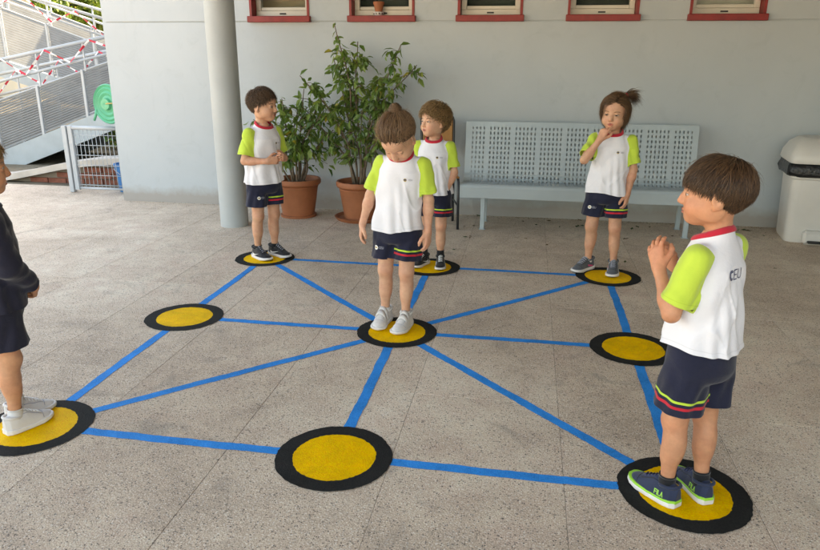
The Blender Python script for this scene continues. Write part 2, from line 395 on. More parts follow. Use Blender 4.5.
for a, b_ in pairs:
    A = Vector((a[0] * GS, a[1] * GY)); B = Vector((b_[0] * GS, b_[1] * GY)); d = (B - A).normalized(); nn = Vector((-d.y, d.x))
    A2 = A + d * (RO - .012); B2 = B - d * (RO - .012); Ln = (B2 - A2).length; K = int(Ln / .018)
    V = []; F_ = []
    ph = rng.uniform(0, 9)
    for k in range(K + 1):
        t = k / K; c_ = A2.lerp(B2, t); wob = .0022 * math.sin(5 * t + ph)
        for sgn in (1, -1):
            hw = .0225 + .0012 * math.sin(23 * t + ph * sgn) + rng.uniform(-.0016, .0016)
            p = c_ + nn * (sgn * hw + wob); V.append((p.x, p.y, .0010))
        if k: F_.append((2 * k - 2, 2 * k - 1, 2 * k + 1, 2 * k))
    o = mk('painted_line', V, F_, 'paint_blue', None, False)
    tag(o, 'blue line from %s to %s' % (who[a], who[b_]), 'floor marking', 'blue lines of the painted floor game')

# ------------------------------------------------------------------ school building with porch
bld = empty('school_building', (0, 2.95, 0)); tag(bld, 'pale grey rendered school building with red window sills and porch', 'building')
YW = 0.0    # local y of the front face
WIN = [(-1.925, -1.342), (-1.0, -0.394), (-0.044, 0.534), (0.88, 1.48), (1.85, 2.46)]
wl = MB()
wl.box(-3.345, 9, YW, 7, -.3, 1.690)                      # below the groove
wl.box(-3.345, 9, .012, 7, 1.690, 1.702)                  # recessed groove
xs = [-3.345] + [x for a, b_ in WIN for x in (a + .012, b_ - .012)] + [9]
for k in range(0, len(xs), 2): wl.box(xs[k], xs[k + 1], YW, .22, 1.702, 2.75)
wl.box(-3.345, 9, YW, 7, 2.75, 6.8)
wl.box(-3.345, 9, .60, 7, 1.702, 2.75)
wl.box(3.703, 9, -9, -.003, -.3, 6.8)  # unseen side wing, added to keep sky light off the right
wl.build('wall', 'wall_paint', bld)
t = MB(); t.box(-3.385, -3.347, .012, .25, -.3, 6.8); t.build('corner_trim', 'wall_paint', bld)
t = MB(); t.box(-2.05, 3.70, -6.7, -.004, 2.75, 3.0); t.build('porch_roof', 'ceiling_paint', bld)
t = MB(); t.box(-2.05, -1.85, -6.7, -.004, 2.52, 2.747); t.build('porch_beam', 'ceiling_paint', bld)
t = MB(); t.lathe([(.118, -.02), (.118, 2.515)], 48); c_ = t.build('porch_column', 'column_paint', bld, True)
autosmooth(c_, 40); c_.location = (-1.84, -.80, 0); c_['label'] = 'round grey painted porch column'
blind_room_mats = ['blind_tan', 'blind_dark', 'blind_dark', 'blind_dark', 'blind_cream']
for k, (a, b_) in enumerate(WIN):
    wn = empty('window', ((a + b_) / 2, 0, 1.702), 0, bld); hw = (b_ - a) / 2
    t = MB(); t.box(-hw, hw, -.045, .19, -.012, .040, .004); t.build('sill', 'red_paint', wn)
    for s_ in (-1, 1):
        t = MB(); x = s_ * (hw - .012); t.box(min(x, x - s_ * .022), max(x, x - s_ * .022), -.006, .15, .041, 1.03); t.build('jamb', 'red_paint', wn)
    iw = hw - .036; y0, y1 = .10, .15
    t = MB(); t.box(-iw, iw, y0, y1, .042, .092, .003); t.box(-iw, -iw + .045, y0 + .002, y1, .092, 1.0, .003); t.box(iw - .045, iw, y0 + .002, y1, .092, 1.0, .003)
    t.box(-iw + .045, iw - .045, y0 + .012, y1 - .01, .094, .122, .003)
    t.build('frame', 'cream_aluminium', wn)
    t = MB(); t.box(-.032, .028, y0 - .004, y0 + .004, .060, .072); t.build('drain_slot', 'slot_black', wn)
    t = MB(); t.box(-iw + .046, iw - .046, .125, .131, .123, 1.0); t.build('pane', 'glass', wn)
    t = MB(); t.box(-iw - .01, iw + .01, .30, .31, 0.0, 1.04); t.build('blind', blind_room_mats[k], wn)  # tan and cream are blinds; dark panels stand in for the unlit room

# ------------------------------------------------------------------ perforated bench
def bench():
    e = empty('metal_bench', (1.055, 2.36, 0)); tag(e, 'long grey perforated metal bench against the wall', 'bench')
    Lb = 1.94
    prof = [(0.0, .275), (0.0, .30), (0.0, .36), (.006, .378), (.020, .388), (.05, .390)]
    prof += [(.05 + .27 * t, .390 - .03 * t) for t in np.linspace(.1, 1, 8)]
    cx_, cz_ = .335, .41
    for a in np.linspace(-80, 10, 7): prof.append((.327 + .055 * math.cos(R(a)), .415 + .055 * math.sin(R(a))))
    p0 = prof[-1]
    prof += [(p0[0] + .075 * t, p0[1] + (.865 - p0[1]) * t) for t in np.linspace(.05, 1, 12)]
    P = np.array(prof); dl = np.r_[0, np.cumsum(np.linalg.norm(np.diff(P, axis=0), axis=1))]; Ltot = dl[-1]
    def at(s): return np.interp(s, dl, P[:, 0]), np.interp(s, dl, P[:, 1])
    # rows of slots measured down from the top edge
    rows = []; s = Ltot - .045
    while s > .15:
        rows.append((s - .023, s)); s -= .042
    cols = []; x = -Lb / 2 + .055
    for ncol in [4] + [6] * 7 + [5]:
        for q in range(ncol):
            cols.append((x, x + .0125)); x += .0325
        x += .025
    cols = [c for c in cols if c[1] < Lb / 2 - .03]
    sv = sorted(set([0, Ltot] + [round(v, 5) for r_ in rows for v in r_] + [round(v, 5) for v in dl if all(abs(v - u) > .004 for r_ in rows for u in r_) and not any(r_[0] < v < r_[1] for r_ in rows)]))
    xv = sorted([-Lb / 2, Lb / 2] + [v for c in cols for v in c])
    rowset = {(round(a, 5), round(b_, 5)) for a, b_ in rows}; colset = {(a, b_) for a, b_ in cols}
    V = []; nx = len(xv)
    for s in sv:
        y, z = at(s)
        for x in xv: V.append((x, y, z))
    F_ = []
    for i in range(len(sv) - 1):
        rr = (sv[i], sv[i + 1]) in rowset
        for j in range(nx - 1):
            if rr and (xv[j], xv[j + 1]) in colset: continue
            F_.append((i * nx + j, i * nx + j + 1, (i + 1) * nx + j + 1, (i + 1) * nx + j))
    o = mk('perforated_sheet', V, F_, 'bench_metal', e, False)
    md = o.modifiers.new('s', 'SOLIDIFY'); md.thickness = .0035; md.offset = -1
    t = MB(); t.box(-Lb / 2, Lb / 2, .455, .475, .835, .866, .003); t.build('top_rail', 'bench_metal', e)
    for x in (-.775, .87):
        t = MB(); t.box(x - .018, x + .018, .03, .066, 0.004, .385, .003); t.build('leg', 'bench_metal', e)
        t = MB(); t.box(x - .018, x + .018, .34, .376, 0.004, .345, .003); t.build('leg', 'bench_metal', e)
        t = MB(); t.box(x - .017, x + .017, .066, .34, .305, .338, .003); t.build('stretcher', 'bench_metal', e)
        t = MB(); t.tube([(x, .36, .34), (x, .40, .42), (x, .475, .82)], .014, 8); t.build('back_support', 'bench_metal', e)
        for yy in (.048, .358):
            t = MB(); t.box(x - .026, x + .026, yy - .026, yy + .026, 0, .0045); t.build('foot_plate', 'bench_metal', e)
bench()

# ------------------------------------------------------------------ pedal bin
def rrect(w_, d_, r_, z, cy=0, n=5, dx=0):
    pts = []
    for (sx, sy, a0) in ((1, 1, 0), (-1, 1, 90), (-1, -1, 180), (1, -1, 270)):
        for k in range(n + 1):
            a = R(a0 + 90 * k / n); pts.append((dx + sx * (w_ / 2 - r_) + r_ * math.cos(a), cy + sy * (d_ / 2 - r_) + r_ * math.sin(a), z))
    return pts
def waste_bin():
    e = empty('pedal_bin', (2.93, 2.60, 0), R(-8)); tag(e, 'white plastic pedal bin with black liner beside the wall', 'bin')
    t = MB(); t.loft([rrect(.42, .38, .06, .0), rrect(.435, .395, .06, .02), rrect(.47, .43, .065, .50), rrect(.49, .45, .065, .51), rrect(.49, .45, .065, .535)])
    o = t.build('body', 'bin_plastic', e); autosmooth(o, 40)
    t = MB(); t.box(-.10, .10, -.26, -.16, .0, .11, .02); o = t.build('pedal_housing', 'bin_plastic', e)
    t = MB(); t.box(-.07, .07, -.30, -.262, .02, .038, .006); t.build('pedal', 'slot_black', e)
    t = MB(); rr = random.Random(3)
    rings = []
    for z, g_ in ((.525, .0), (.53, .022), (.56, .03), (.60, .026), (.635, .012), (.637, -.02)):
        rg = rrect(.49 + 2 * g_, .45 + 2 * g_, .07, z, n=8)
        rings.append([(x + rr.uniform(-.008, .008), y + rr.uniform(-.008, .008), zz + (rr.uniform(-.012, .012) if 0 < z - .525 < .1 else 0)) for x, y, zz in rg])
    t.loft(rings); o = t.build('bin_liner', 'bag_black', e, True)
    t = MB(); t.loft([rrect(.53, .50, .06, .628), rrect(.545, .515, .065, .645), rrect(.53, .50, .075, .70), rrect(.46, .42, .08, .765, .02), rrect(.36, .32, .08, .805, .04), rrect(.30, .27, .08, .812, .045), rrect(.27, .24, .08, .806, .045)])
    o = t.build('lid', 'bin_plastic', e); autosmooth(o, 40)
    t = MB(); t.box(-.06, .06, -.205, -.18, .735, .748, .004); t.build('flap_slot', 'slot_black', e)
waste_bin()

# ------------------------------------------------------------------ school chair behind the curly boy
def chair():
    e = empty('school_chair', (-.105, 2.50, 0), R(14)); tag(e, 'school chair with orange plywood back and black tube frame', 'chair')
    for s_ in (-1, 1):
        t = MB(); t.tube([(s_ * .140, .13, 0.0), (s_ * .140, .15, .42), (s_ * .140, .18, .62), (s_ * .140, .195, .87), (s_ * .132, .197, .90), (s_ * .10, .198, .905)], .0115, 8); t.build('leg', 'tube_black', e, True)
        t = MB(); t.tube([(s_ * .140, -.19, 0.0), (s_ * .140, -.17, .40), (s_ * .140, -.14, .43), (s_ * .140, .15, .42)], .0115, 8); t.build('leg', 'tube_black', e, True)
        t = MB(); t.tube([(s_ * .140, -.178, .2), (s_ * .140, .14, .2)], .008, 6); t.build('stretcher', 'tube_black', e, True)
    t = MB(); t.tube([(-.12, .198, .905), (.12, .198, .905)], .0115, 8); t.build('top_tube', 'tube_black', e, True)
    V = []; F_ = []; nx, nz = 12, 10
    t = MB(); t.box(-.128, .128, .165, .178, .62, .89, .006); t.build('backrest', 'ply_orange', e)
    t = MB(); t.box(-.15, .15, -.18, .17, .432, .446, .006); t.build('seat', 'ply_orange', e)
chair()

# ------------------------------------------------------------------ potted ficus
def leafcloud(rs, pts, dirs, size, droop, fold=.35):
    """pts base points; returns verts, faces, colour values"""
    N = len(pts); d = np.asarray(dirs, float) + rs.normal(0, .45, (N, 3)); d[:, 2] -= droop
    d /= np.linalg.norm(d, axis=1)[:, None]
    up = np.tile([0, 0, 1.], (N, 1)) + rs.normal(0, .5, (N, 3)); s = np.cross(d, up); s /= np.linalg.norm(s, axis=1)[:, None]; u = np.cross(s, d)
    L = size * rs.uniform(.65, 1.25, N)[:, None]; W = L * rs.uniform(.2, .27, N)[:, None]
    b0 = pts; V = np.stack([b0, b0 + d * L * .4 + s * W + u * W * fold, b0 + d * L * .42, b0 + d * L * .4 - s * W + u * W * fold,
                            b0 + d * L * .8 + s * W * .55 + u * (W * fold * .4 - L * .05), b0 + d * L * .8 - u * L * .06, b0 + d * L * .8 - s * W * .55 + u * (W * fold * .4 - L * .05), b0 + d * L - u * L * .16], 1)
    Fq = np.array([[0, 2, 1, 1], [0, 3, 2, 2], [1, 2, 5, 4], [2, 3, 6, 5], [4, 5, 7, 7], [5, 6, 7, 7]])
    T = []
    for f in Fq:
        T.append([f[0], f[1], f[2]])
        if f[2] != f[3]: T.append([f[0], f[2], f[3]])
    T = np.array(T)
    Fa = (np.arange(N)[:, None, None] * 8 + T[None]).reshape(-1, 3)
    c = np.repeat(rs.uniform(0, 1, N), 8)
    return V.reshape(-1, 3), Fa, np.stack([c, c, c], 1)
def ficus(loc, label, tips, seed, nleaf, saucer, bare=.35, tw_len=1.0):
    rs = np.random.RandomState(seed)
    e = empty('potted_ficus', loc); tag(e, label, 'potted plant')
    t = MB(); t.lathe([(.135, .012), (.145, .012), (.15, .05), (.168, .16), (.183, .262), (.188, .275), (.184, .283), (.202, .292), (.212, .305), (.214, .33), (.207, .345), (.190, .345), (.183, .33), (.175, .30)], 48)
    o = t.build('pot', 'terracotta', e); autosmooth(o, 30)
    if saucer:
        t = MB(); t.lathe([(.0, .0), (.21, .0), (.235, .03), (.222, .032), (.20, .010), (0.0, .010)], 40); autosmooth(t.build('saucer', 'terracotta', e), 30)
    else:
        t = MB(); t.lathe([(.150, .0), (.162, .0), (.165, .018), (.152, .022), (.0, .020)], 40); autosmooth(t.build('saucer', 'terracotta', e), 30)
    t = MB(); t.lathe([(.176, .29), (.12, .305), (.05, .30), (0, .31)], 24); t.build('soil', 'dark_soil', e, True)
    LP = []; LD = []
    for i, tp_ in enumerate(tips):
        a = math.atan2(tp_[1], tp_[0]); r0 = rs.uniform(.01, .06)
        p = np.array([r0 * math.cos(a), r0 * math.sin(a), .29]); tip = np.array(tp_, float); h = tip[2]
        K = 12; pts = []
        bow = rs.normal(0, .04, 3)
        for k in range(K + 1):
            u = k / K; q = p * (1 - u) + tip * u; q = q + np.array([p[0] - tip[0], p[1] - tip[1], 0]) * .35 * math.sin(PI * u) * .6 + bow * math.sin(2.4 * PI * u) * .5
            pts.append(q)
        st = MB(); st.tube([tuple(q) for q in pts], [.010 * (1 - .75 * k / K) + .0012 for k in range(K + 1)], 6)
        pts = np.array(pts)
        # side twigs
        for b_ in range(int(9 * h)):
            u = bare + (.97 - bare) * rs.uniform(0, 1) ** .7; k = u * K; i0 = int(k); q = pts[i0] + (pts[min(i0 + 1, K)] - pts[i0]) * (k - i0)
            ang = rs.uniform(0, 2 * PI); ln = rs.uniform(.10, .25) * (1.2 - .55 * u) * tw_len
            d = np.array([math.cos(ang), math.sin(ang) * .8, rs.uniform(.1, .75)]); d /= np.linalg.norm(d)
            tw = []
            for s_ in np.linspace(0, 1, 6): tw.append(q + d * ln * s_ + np.array([0, 0, -.09 * s_ * s_]))
            tw = np.array(tw); tw[:, 1] = np.minimum(tw[:, 1], .22)
            st.tube([tuple(v) for v in tw], [.0028 * (1 - .6 * s_) for s_ in np.linspace(0, 1, 6)], 4)
            for s_ in np.linspace(.2, 1, 9):
                x = s_ * 5; j = min(int(x), 4); LP.append(tw[j] + (tw[j + 1] - tw[j]) * (x - j)); LD.append(d * .5)
        for u in np.linspace(.6, 1, 16):
            k = u * K; i0 = min(int(k), K - 1); LP.append(pts[i0] + (pts[i0 + 1] - pts[i0]) * (k - i0)); LD.append(rs.normal(0, .6, 3))
        st.build('stem', 'bark', e, True)
    LP = np.array(LP); LD = np.array(LD); idx = rs.permutation(len(LP))[:nleaf]
    if len(LP) < nleaf: idx = rs.randint(0, len(LP), nleaf)
    V, Fa, c = leafcloud(rs, LP[idx] + rs.normal(0, .012, (len(idx), 3)), LD[idx], .078, .75)
    V[:, 1] = np.minimum(V[:, 1], .26)
    o = mk('foliage', V, Fa, 'ficus_leaf', e, False, c); o['kind'] = 'stuff'
ficus((-1.42, 2.62, 0), 'shorter bushy ficus in terracotta pot beside the column',
      [(.10, 0, 1.14), (-.10, -.05, 1.06), (.24, -.08, .92), (-.40, .02, .86), (-.22, -.15, .92), (.05, -.16, .84), (.34, .05, .78), (-.02, .1, .98), (.18, .12, 1.0), (-.42, -.10, .66)], 11, 700, False, .22, 1.05)
ficus((-.83, 2.60, 0), 'tall leggy ficus in terracotta pot with cracked saucer',
      [(-.17, 0, 1.66), (-.03, .06, 1.56), (.38, -.02, 1.50), (.46, -.06, 1.34), (-.50, -.05, 1.26), (-.24, .05, 1.42), (.30, .05, 1.38), (.20, .02, 1.12), (-.26, -.12, 1.02), (.06, -.15, .95), (-.50, 0, .95), (.36, -.1, .84), (-.10, .12, 1.2)], 25, 1150, True, .36, .95)

# small flowerpot on the window ledge
e = empty('flowerpot', (-.735, 3.005, 1.744)); tag(e, 'tiny terracotta flowerpot with patterned saucer on window sill', 'flowerpot')
t = MB(); t.lathe([(.030, .03), (.045, .095), (.049, .095), (.049, .115), (.043, .115), (.040, .10), (0, .098)], 20); autosmooth(t.build('pot', 'terracotta', e), 35)
t = MB(); t.lathe([(.0, 0), (.036, 0), (.050, .030), (.046, .032), (0, .03)], 20); autosmooth(t.build('saucer', 'pattern_white', e), 35)
for k in range(10):
    a = 2 * PI * k / 10; r_ = .0445
    t = MB(); t.box(-.006, .006, -.002, .002, -.005, .005); o = t.build('pattern_dot', 'slot_black', e); o.location = (r_ * math.cos(a), r_ * math.sin(a), .016); o.rotation_euler = (0, 0, a + PI / 2)

# ------------------------------------------------------------------ steel access ramp behind the yard
def ramp_flight(label, Y0, Y1, P, x_posts, nsl, tape, seed, railH=((.51, .24), (.53, .27))):
    """P: functions of x giving panel bottom, panel top, lower rail, upper rail heights for the front side at Y0"""
    e = empty('access_ramp', (0, 0, 0)); tag(e, label, 'ramp')
    pb, pt, r1, r2 = P; xa, xb = x_posts[0], x_posts[-1]
    for Y, nm in ((Y0, 0), (Y1, 1)):
        for f_, rr in ((r1, .019), (r2, .024)):
            t = MB(); t.tube([(xa - .3, Y, f_(xa - .3)), (xb + .3, Y, f_(xb + .3))], rr, 10); t.build('handrail', 'steel_white', e, True)
        for i in range(len(x_posts) - 1):
            x0, x1 = x_posts[i] + .03, x_posts[i + 1] - .03
            t = MB()
            for k in range(nsl):
                u0 = k / nsl; z0 = pb(x0) + (pt(x0) - pb(x0)) * u0; z1 = pb(x1) + (pt(x1) - pb(x1)) * u0; hh = (pt(x0) - pb(x0)) / nsl
                t.add([(x0, Y - .012, z0), (x1, Y - .012, z1), (x1, Y + .014, z1 + hh * .93), (x0, Y + .014, z0 + hh * .93),
                       (x0, Y - .009, z0 - .003), (x1, Y - .009, z1 - .003), (x1, Y + .017, z1 + hh * .93 - .003), (x0, Y + .017, z0 + hh * .93 - .003)], [(0, 1, 2, 3), (7, 6, 5, 4), (0, 4, 5, 1), (3, 2, 6, 7)])
            o = t.build('slatted_panel', 'ramp_panel', e); o['kind'] = 'stuff'
            for f_ in (pb, pt):
                t = MB(); t.tube([(x0 - .03, Y, f_(x0 - .03)), (x1 + .03, Y, f_(x1 + .03))], .012, 4); t.build('panel_edge', 'steel_white', e)
        for x in x_posts:
            t = MB(); t.box(x - .02, x + .02, Y - .024, Y + .018, pb(x) - .28, pt(x) + .02, .004); t.build('post', 'steel_white', e)
            t = MB(); t.box(x + .05 - .011, x + .05 + .011, Y - .011, Y + .011, pt(x), r2(x), .002); t.build('rail_bracket', 'steel_white', e)
        t = MB()
        V = [(xa - .3, Y - .03, pb(xa - .3) - .32), (xb + .3, Y - .03, pb(xb + .3) - .32), (xb + .3, Y - .03, pb(xb + .3) - .03), (xa - .3, Y - .03, pb(xa - .3) - .03)]
        V += [(v[0], v[1] + .05, v[2]) for v in V]
        t.add(V, [(0, 1, 2, 3), (7, 6, 5, 4), (0, 4, 5, 1), (1, 5, 6, 2), (2, 6, 7, 3), (3, 7, 4, 0)]); t.build('side_beam', 'ramp_beam', e)
    V = [(xa - .3, Y0 + .03, pb(xa - .3) - .12), (xb + .3, Y0 + .03, pb(xb + .3) - .12), (xb + .3, Y1 - .04, pb(xb + .3) - .12), (xa - .3, Y1 - .04, pb(xa - .3) - .12)]
    V += [(v[0], v[1], v[2] + .05) for v in V]
    t = MB(); t.add(V, [(3, 2, 1, 0), (4, 5, 6, 7), (0, 1, 5, 4), (1, 2, 6, 5), (2, 3, 7, 6), (3, 0, 4, 7)]); t.build('deck', 'ramp_beam', e)
    for x in (xa + .6, xb - .6):
        zt = pb(x) - .2
        if zt > .1:
            t = MB(); t.box(x - .08, x + .08, (Y0 + Y1) / 2 - .08, (Y0 + Y1) / 2 + .08, -.01, zt); t.build('support', 'coping', e)
    return e
lin = lambda x0, z0, x1, z1: (lambda x: z0 + (z1 - z0) * (x - x0) / (x1 - x0))
near = (lin(-6.45, .18, -5.0, .70), lin(-6.32, .84, -4.79, 1.30), lin(-6.28, 1.08, -4.77, 1.41), lin(-6.22, 1.35, -4.76, 1.62))
near = (near[0], near[1], lambda x: near[1](x) + .20, lambda x: near[1](x) + .46) if False else near
ramp_flight('lower flight of white steel ramp rising towards the building', 5.0, 6.3, near, [-7.8, -7.1, -6.42, -5.74, -5.06, -4.38], 19, None, 1)
far_ = (lin(-8.0, 1.38, -6.2, .86), lin(-7.88, 2.16, -6.24, 1.60), lin(-7.88, 2.28, -6.2, 1.74), lin(-7.15, 2.26 + .0, -6.18, 2.0))
ramp_flight('upper flight of white steel ramp rising away from the building', 7.2, 8.4, far_, [-11.1, -10.3, -9.5, -8.7, -7.9, -7.1, -6.3, -5.5], 20, None, 2)
# red and white barrier tape zigzagging between the rails
def tape(label, Y, pts, wd=.021):
    t = MB(); Q = []
    for a, b_ in zip(pts[:-1], pts[1:]):
        a = Vector((a[0], Y, a[1])); b_ = Vector((b_[0], Y, b_[1])); K = max(2, int((b_ - a).length / .085))
        for k in range(K): Q.append((a.lerp(b_, k / K), a.lerp(b_, (k + 1) / K)))
    for i, (a, b_) in enumerate(Q):
        d = (b_ - a).normalized(); nn = Vector((-d.z, 0, d.x)) * wd / 2; tw = Vector((0, .012 * math.sin(i * 1.3), 0)); tw2 = Vector((0, .012 * math.sin((i + 1) * 1.3), 0))
        t.cur = i % 2; t.add([a - nn + tw, b_ - nn + tw2, b_ + nn - tw2, a + nn - tw], [(0, 1, 2, 3)])
        t.add([v + Vector((0, .0008, 0)) for v in (a - nn + tw, b_ - nn + tw2, b_ + nn - tw2, a + nn - tw)], [(3, 2, 1, 0)])
    o = t.build('barrier_tape', 'tape_red', mats=['tape_red', 'tape_white']); tag(o, label, 'barrier tape', 'barrier tapes on the ramp')
def zig(x0, x1, n, fa, fb, seed):
    rr = random.Random(seed); out = []
    for k in range(n + 1):
        x = x0 + (x1 - x0) * k / n + rr.uniform(-.04, .04); out.append((x, (fa if k % 2 == 0 else fb)(x) + rr.uniform(-.01, .02)))
    return out
tape('red and white barrier tape zigzagging along the near side rails of lower ramp', 4.955, zig(-7.6, -4.5, 9, near[3], near[2], 5))
tape('red and white barrier tape zigzagging along the far side rails of lower ramp', 6.255, zig(-7.7, -4.9, 8, near[3], near[2], 8))
tape('red and white barrier tape zigzagging along the rails of upper ramp', 7.155, zig(-10.2, -5.6, 10, far_[3], lambda x: far_[3](x) - .28, 9))

# low wall beside the ramp: brick courses under a pale coping
e = empty('low_wall', (0, 0, 0)); tag(e, 'low sloping brick wall with pale concrete coping below the ramp', 'wall')
ctop = lambda x: np.interp(x, [-7.5, -5.42, -4.5, -4.09, -3.2], [-.02, .06, .25, .30, .33])
bmesh_ = None
me_b = None
t = MB(); t.box(-7.3, -3.40, 3.80, 3.98, -.2, -.001)
xsamp = np.linspace(-7.3, -3.40, 14)
rings = [[(x, 3.805, -.2), (x, 3.97, -.2), (x, 3.97, max(-.1, ctop(x) - .075)), (x, 3.805, max(-.1, ctop(x) - .075))] for x in xsamp]
t = MB(); t.loft(rings); t.build('wall_core', 'joint_fill', e)
rings = [[(x, 3.70, ctop(x) - .07), (x, 4.05, ctop(x) - .07), (x, 4.05, ctop(x)), (x, 3.70, ctop(x))] for x in xsamp]
t = MB(); t.loft(rings); t.build('coping', 'coping', e)
bm = bmesh.new(); bmesh.ops.create_cube(bm, size=1)
for v in bm.verts: v.co = Vector((v.co.x * .225, v.co.y * .03, v.co.z * .058))
bmesh.ops.bevel(bm, geom=bm.edges[:], offset=.003, segments=1, affect='EDGES'); meb = bpy.data.meshes.new('brick'); bm.to_mesh(meb); bm.free(); meb.materials.append(M['brick_red'])
for r_ in range(6):
    z = -.05 + r_ * .068
    for k in range(18):
        x = -7.2 + k * .235 + (.1175 if r_ % 2 else 0)
        if x > -3.52 or z + .03 > ctop(x - .11) - .075: continue
        o = bpy.data.objects.new('brick', meb); o.location = (x, 3.797, z); link(o, e)
# shaded hedge under the ramp
def shrub(name, label, cat, loc, rad, n, seed, mat, size, group=None, trunk=None):
    rs = np.random.RandomState(seed); e = empty(name, loc); tag(e, label, cat, group)
    K = 26 if trunk else 14; cs = rs.normal(0, 1, (K, 3)); cs /= np.linalg.norm(cs, axis=1)[:, None]; cs *= rs.uniform(.25, .85, (K, 1)); cz = (trunk or 0)
    cl = rs.randint(0, K, n); p = rs.normal(0, 1, (n, 3)); p /= np.linalg.norm(p, axis=1)[:, None]; p = cs[cl] + p * rs.uniform(.5, 1, (n, 1)) * (.30 if trunk else .38)
    p *= np.array(rad); p[:, 2] += rad[2] * (.95 if not trunk else .0) + cz
    if not trunk: p[:, 2] = np.abs(p[:, 2])
    V, Fa, c = leafcloud(rs, p, rs.normal(0, .6, (n, 3)), size, .3)
    o = mk('crown', V, Fa, mat, e, False, c); o['kind'] = 'stuff'
    t = MB()
    if trunk:
        t.tube([(0, 0, 0), (.06, .02, trunk * .5), (-.03, .05, trunk)], [.16, .12, .09], 10)
        for k in range(8):
            q = cs[k] * np.array(rad) * .7 + np.array([0, 0, cz]); t.tube([(-.03, .05, trunk * .92), tuple(q * .5 + np.array([0, 0, trunk * .5])), tuple(q)], [.06, .04, .015], 6)
    else:
        for k in range(5):
            q = cs[k] * np.array(rad) * .6; t.tube([(q[0] * .3, q[1] * .3, 0), (q[0], q[1], abs(q[2]) + .2)], [.02, .008], 5)
    t.build('trunk' if trunk else 'stem', 'bark', e, True)
    return e
shrub('hedge', 'wide dark leafy hedge in the shade between the two ramp flights', 'hedge', (-5.6, 6.9, 0), (1.1, .28, .35), 2200, 3, 'ficus_leaf', .09, 'hedges under the ramp')
shrub('hedge', 'small dark leafy hedge seen through the wire gate', 'hedge', (-4.4, 5.2, 0), (.55, .30, .36), 1500, 4, 'ficus_leaf', .08, 'hedges under the ramp')
shrub('tree', 'sunlit green tree behind the ramp close to the school wall', 'tree', (-10.3, 13.2, 0), (1.5, 1.4, 1.2), 9000, 5, 'tree_leaf', .15, 'trees behind the ramp', 2.6)
shrub('tree', 'sunlit green tree behind the ramp beside the cream house', 'tree', (-14.0, 17.5, 0), (1.7, 1.6, 1.6), 7000, 6, 'tree_leaf', .18, 'trees behind the ramp', 3.6)
shrub('tree', 'tall tree standing farther left beyond the upper ramp', 'tree', (-19.5, 16, 0), (2.2, 2.0, 1.9), 6000, 7, 'tree_leaf', .2, 'trees behind the ramp', 3.8)
shrub('tree', 'leafy tree beside the open yard, in front of the garden wall', 'tree', (-14.5, 6.2, 0), (2.0, 2.0, 1.7), 5000, 31, 'tree_leaf', .2, 'trees by the garden wall', 3.0)
shrub('tree', 'lower broad tree between garden wall and upper ramp', 'tree', (-16.5, 10.0, 0), (2.3, 2.0, 1.6), 5000, 32, 'tree_leaf', .2, 'trees by the garden wall', 2.7)
e = empty('garden_wall', (-18.5, 4, 0)); tag(e, 'cream rendered garden wall closing the yard beyond the ramp', 'wall')
t = MB(); t.box(-.12, .12, -14, 14, -.1, 1.9); t.build('wall_body', 'far_wall', e)
t = MB(); t.box(-.18, .18, -14.05, 14.05, 1.903, 1.97, .01); t.build('coping', 'coping', e)
# cream house far behind
e = empty('cream_house', (-19.6, 20, 0)); tag(e, 'cream house with tiled roof far behind the ramp', 'house')
t = MB(); t.box(-3.2, 3.2, 0, 6, -.1, 3.6); t.build('wall', 'far_wall', e)
t = MB(); t.add([(-3.6, -.4, 3.605), (3.6, -.4, 3.605), (3.6, 6.4, 3.605), (-3.6, 6.4, 3.605), (-3.6, 3, 5.0), (3.6, 3, 5.0)], [(0, 1, 5, 4), (2, 3, 4, 5), (1, 2, 5), (3, 0, 4), (3, 2, 1, 0)]); t.build('roof', 'far_roof', e)
for x in (-1.8, .9):
    wn = empty('window', (x, -.02, 1.2), 0, e)
    t = MB(); t.box(-.05, .95, -.03, .018, -.05, 1.25); t.build('frame', 'cream_aluminium', wn)
    t = MB(); t.box(0, .9, -.035, -.031, 0, 1.2); t.build('pane', 'blind_dark', wn)

# ------------------------------------------------------------------ wire gate beside the building
e = empty('wire_gate', (-4.14, 3.28, 0)); tag(e, 'pale steel wire mesh gate between post and building corner', 'gate')
t = MB(); t.box(-.055, -.005, -.03, .03, 0.0, .70, .004); t.build('post', 'steel_white', e)
t = MB(); t.box(.005, .055, -.02, .02, 0.025, .70, .004); t.build('gate_upright', 'steel_white', e)
t = MB(); t.box(.62, .66, -.02, .02, 0.025, .70, .004); t.build('gate_upright', 'steel_white', e)
t = MB(); t.tube([(.055, 0, .68), (.62, 0, .68)], .02, 10); t.build('top_tube', 'steel_white', e, True)
t = MB(); t.tube([(.055, 0, .045), (.62, 0, .045)], .012, 8); t.build('bottom_tube', 'steel_white', e, True)
for k in range(12):
    x = .055 + .565 * (k + .5) / 12; t = MB(); t.tube([(x, 0, .045), (x, 0, .68)], .0035, 5); t.build('wire', 'steel_white', e, True)
for k in range(6):
    z = .05 + .63 * (k + .3) / 6; t = MB(); t.tube([(.055, -.006, z), (.62, -.006, z)], .0035, 5); t.build('wire', 'steel_white', e, True)
# blue bucket
e = empty('blue_bucket', (-3.62, 3.44, 0)); tag(e, 'blue plastic bucket standing behind the wire gate', 'bucket')
t = MB(); t.lathe([(0, .004), (.088, .0), (.118, .27), (.128, .272), (.128, .30), (.116, .30), (.10, .10), (0, .02)], 28); autosmooth(t.build('tub', 'bucket_blue', e), 40)
t = MB(); t.tube([(-.125, 0, .285), (-.11, -.06, .24), (0, -.135, .20), (.11, -.06, .24), (.125, 0, .285)], .004, 6); t.build('handle', 'steel_white', e, True)
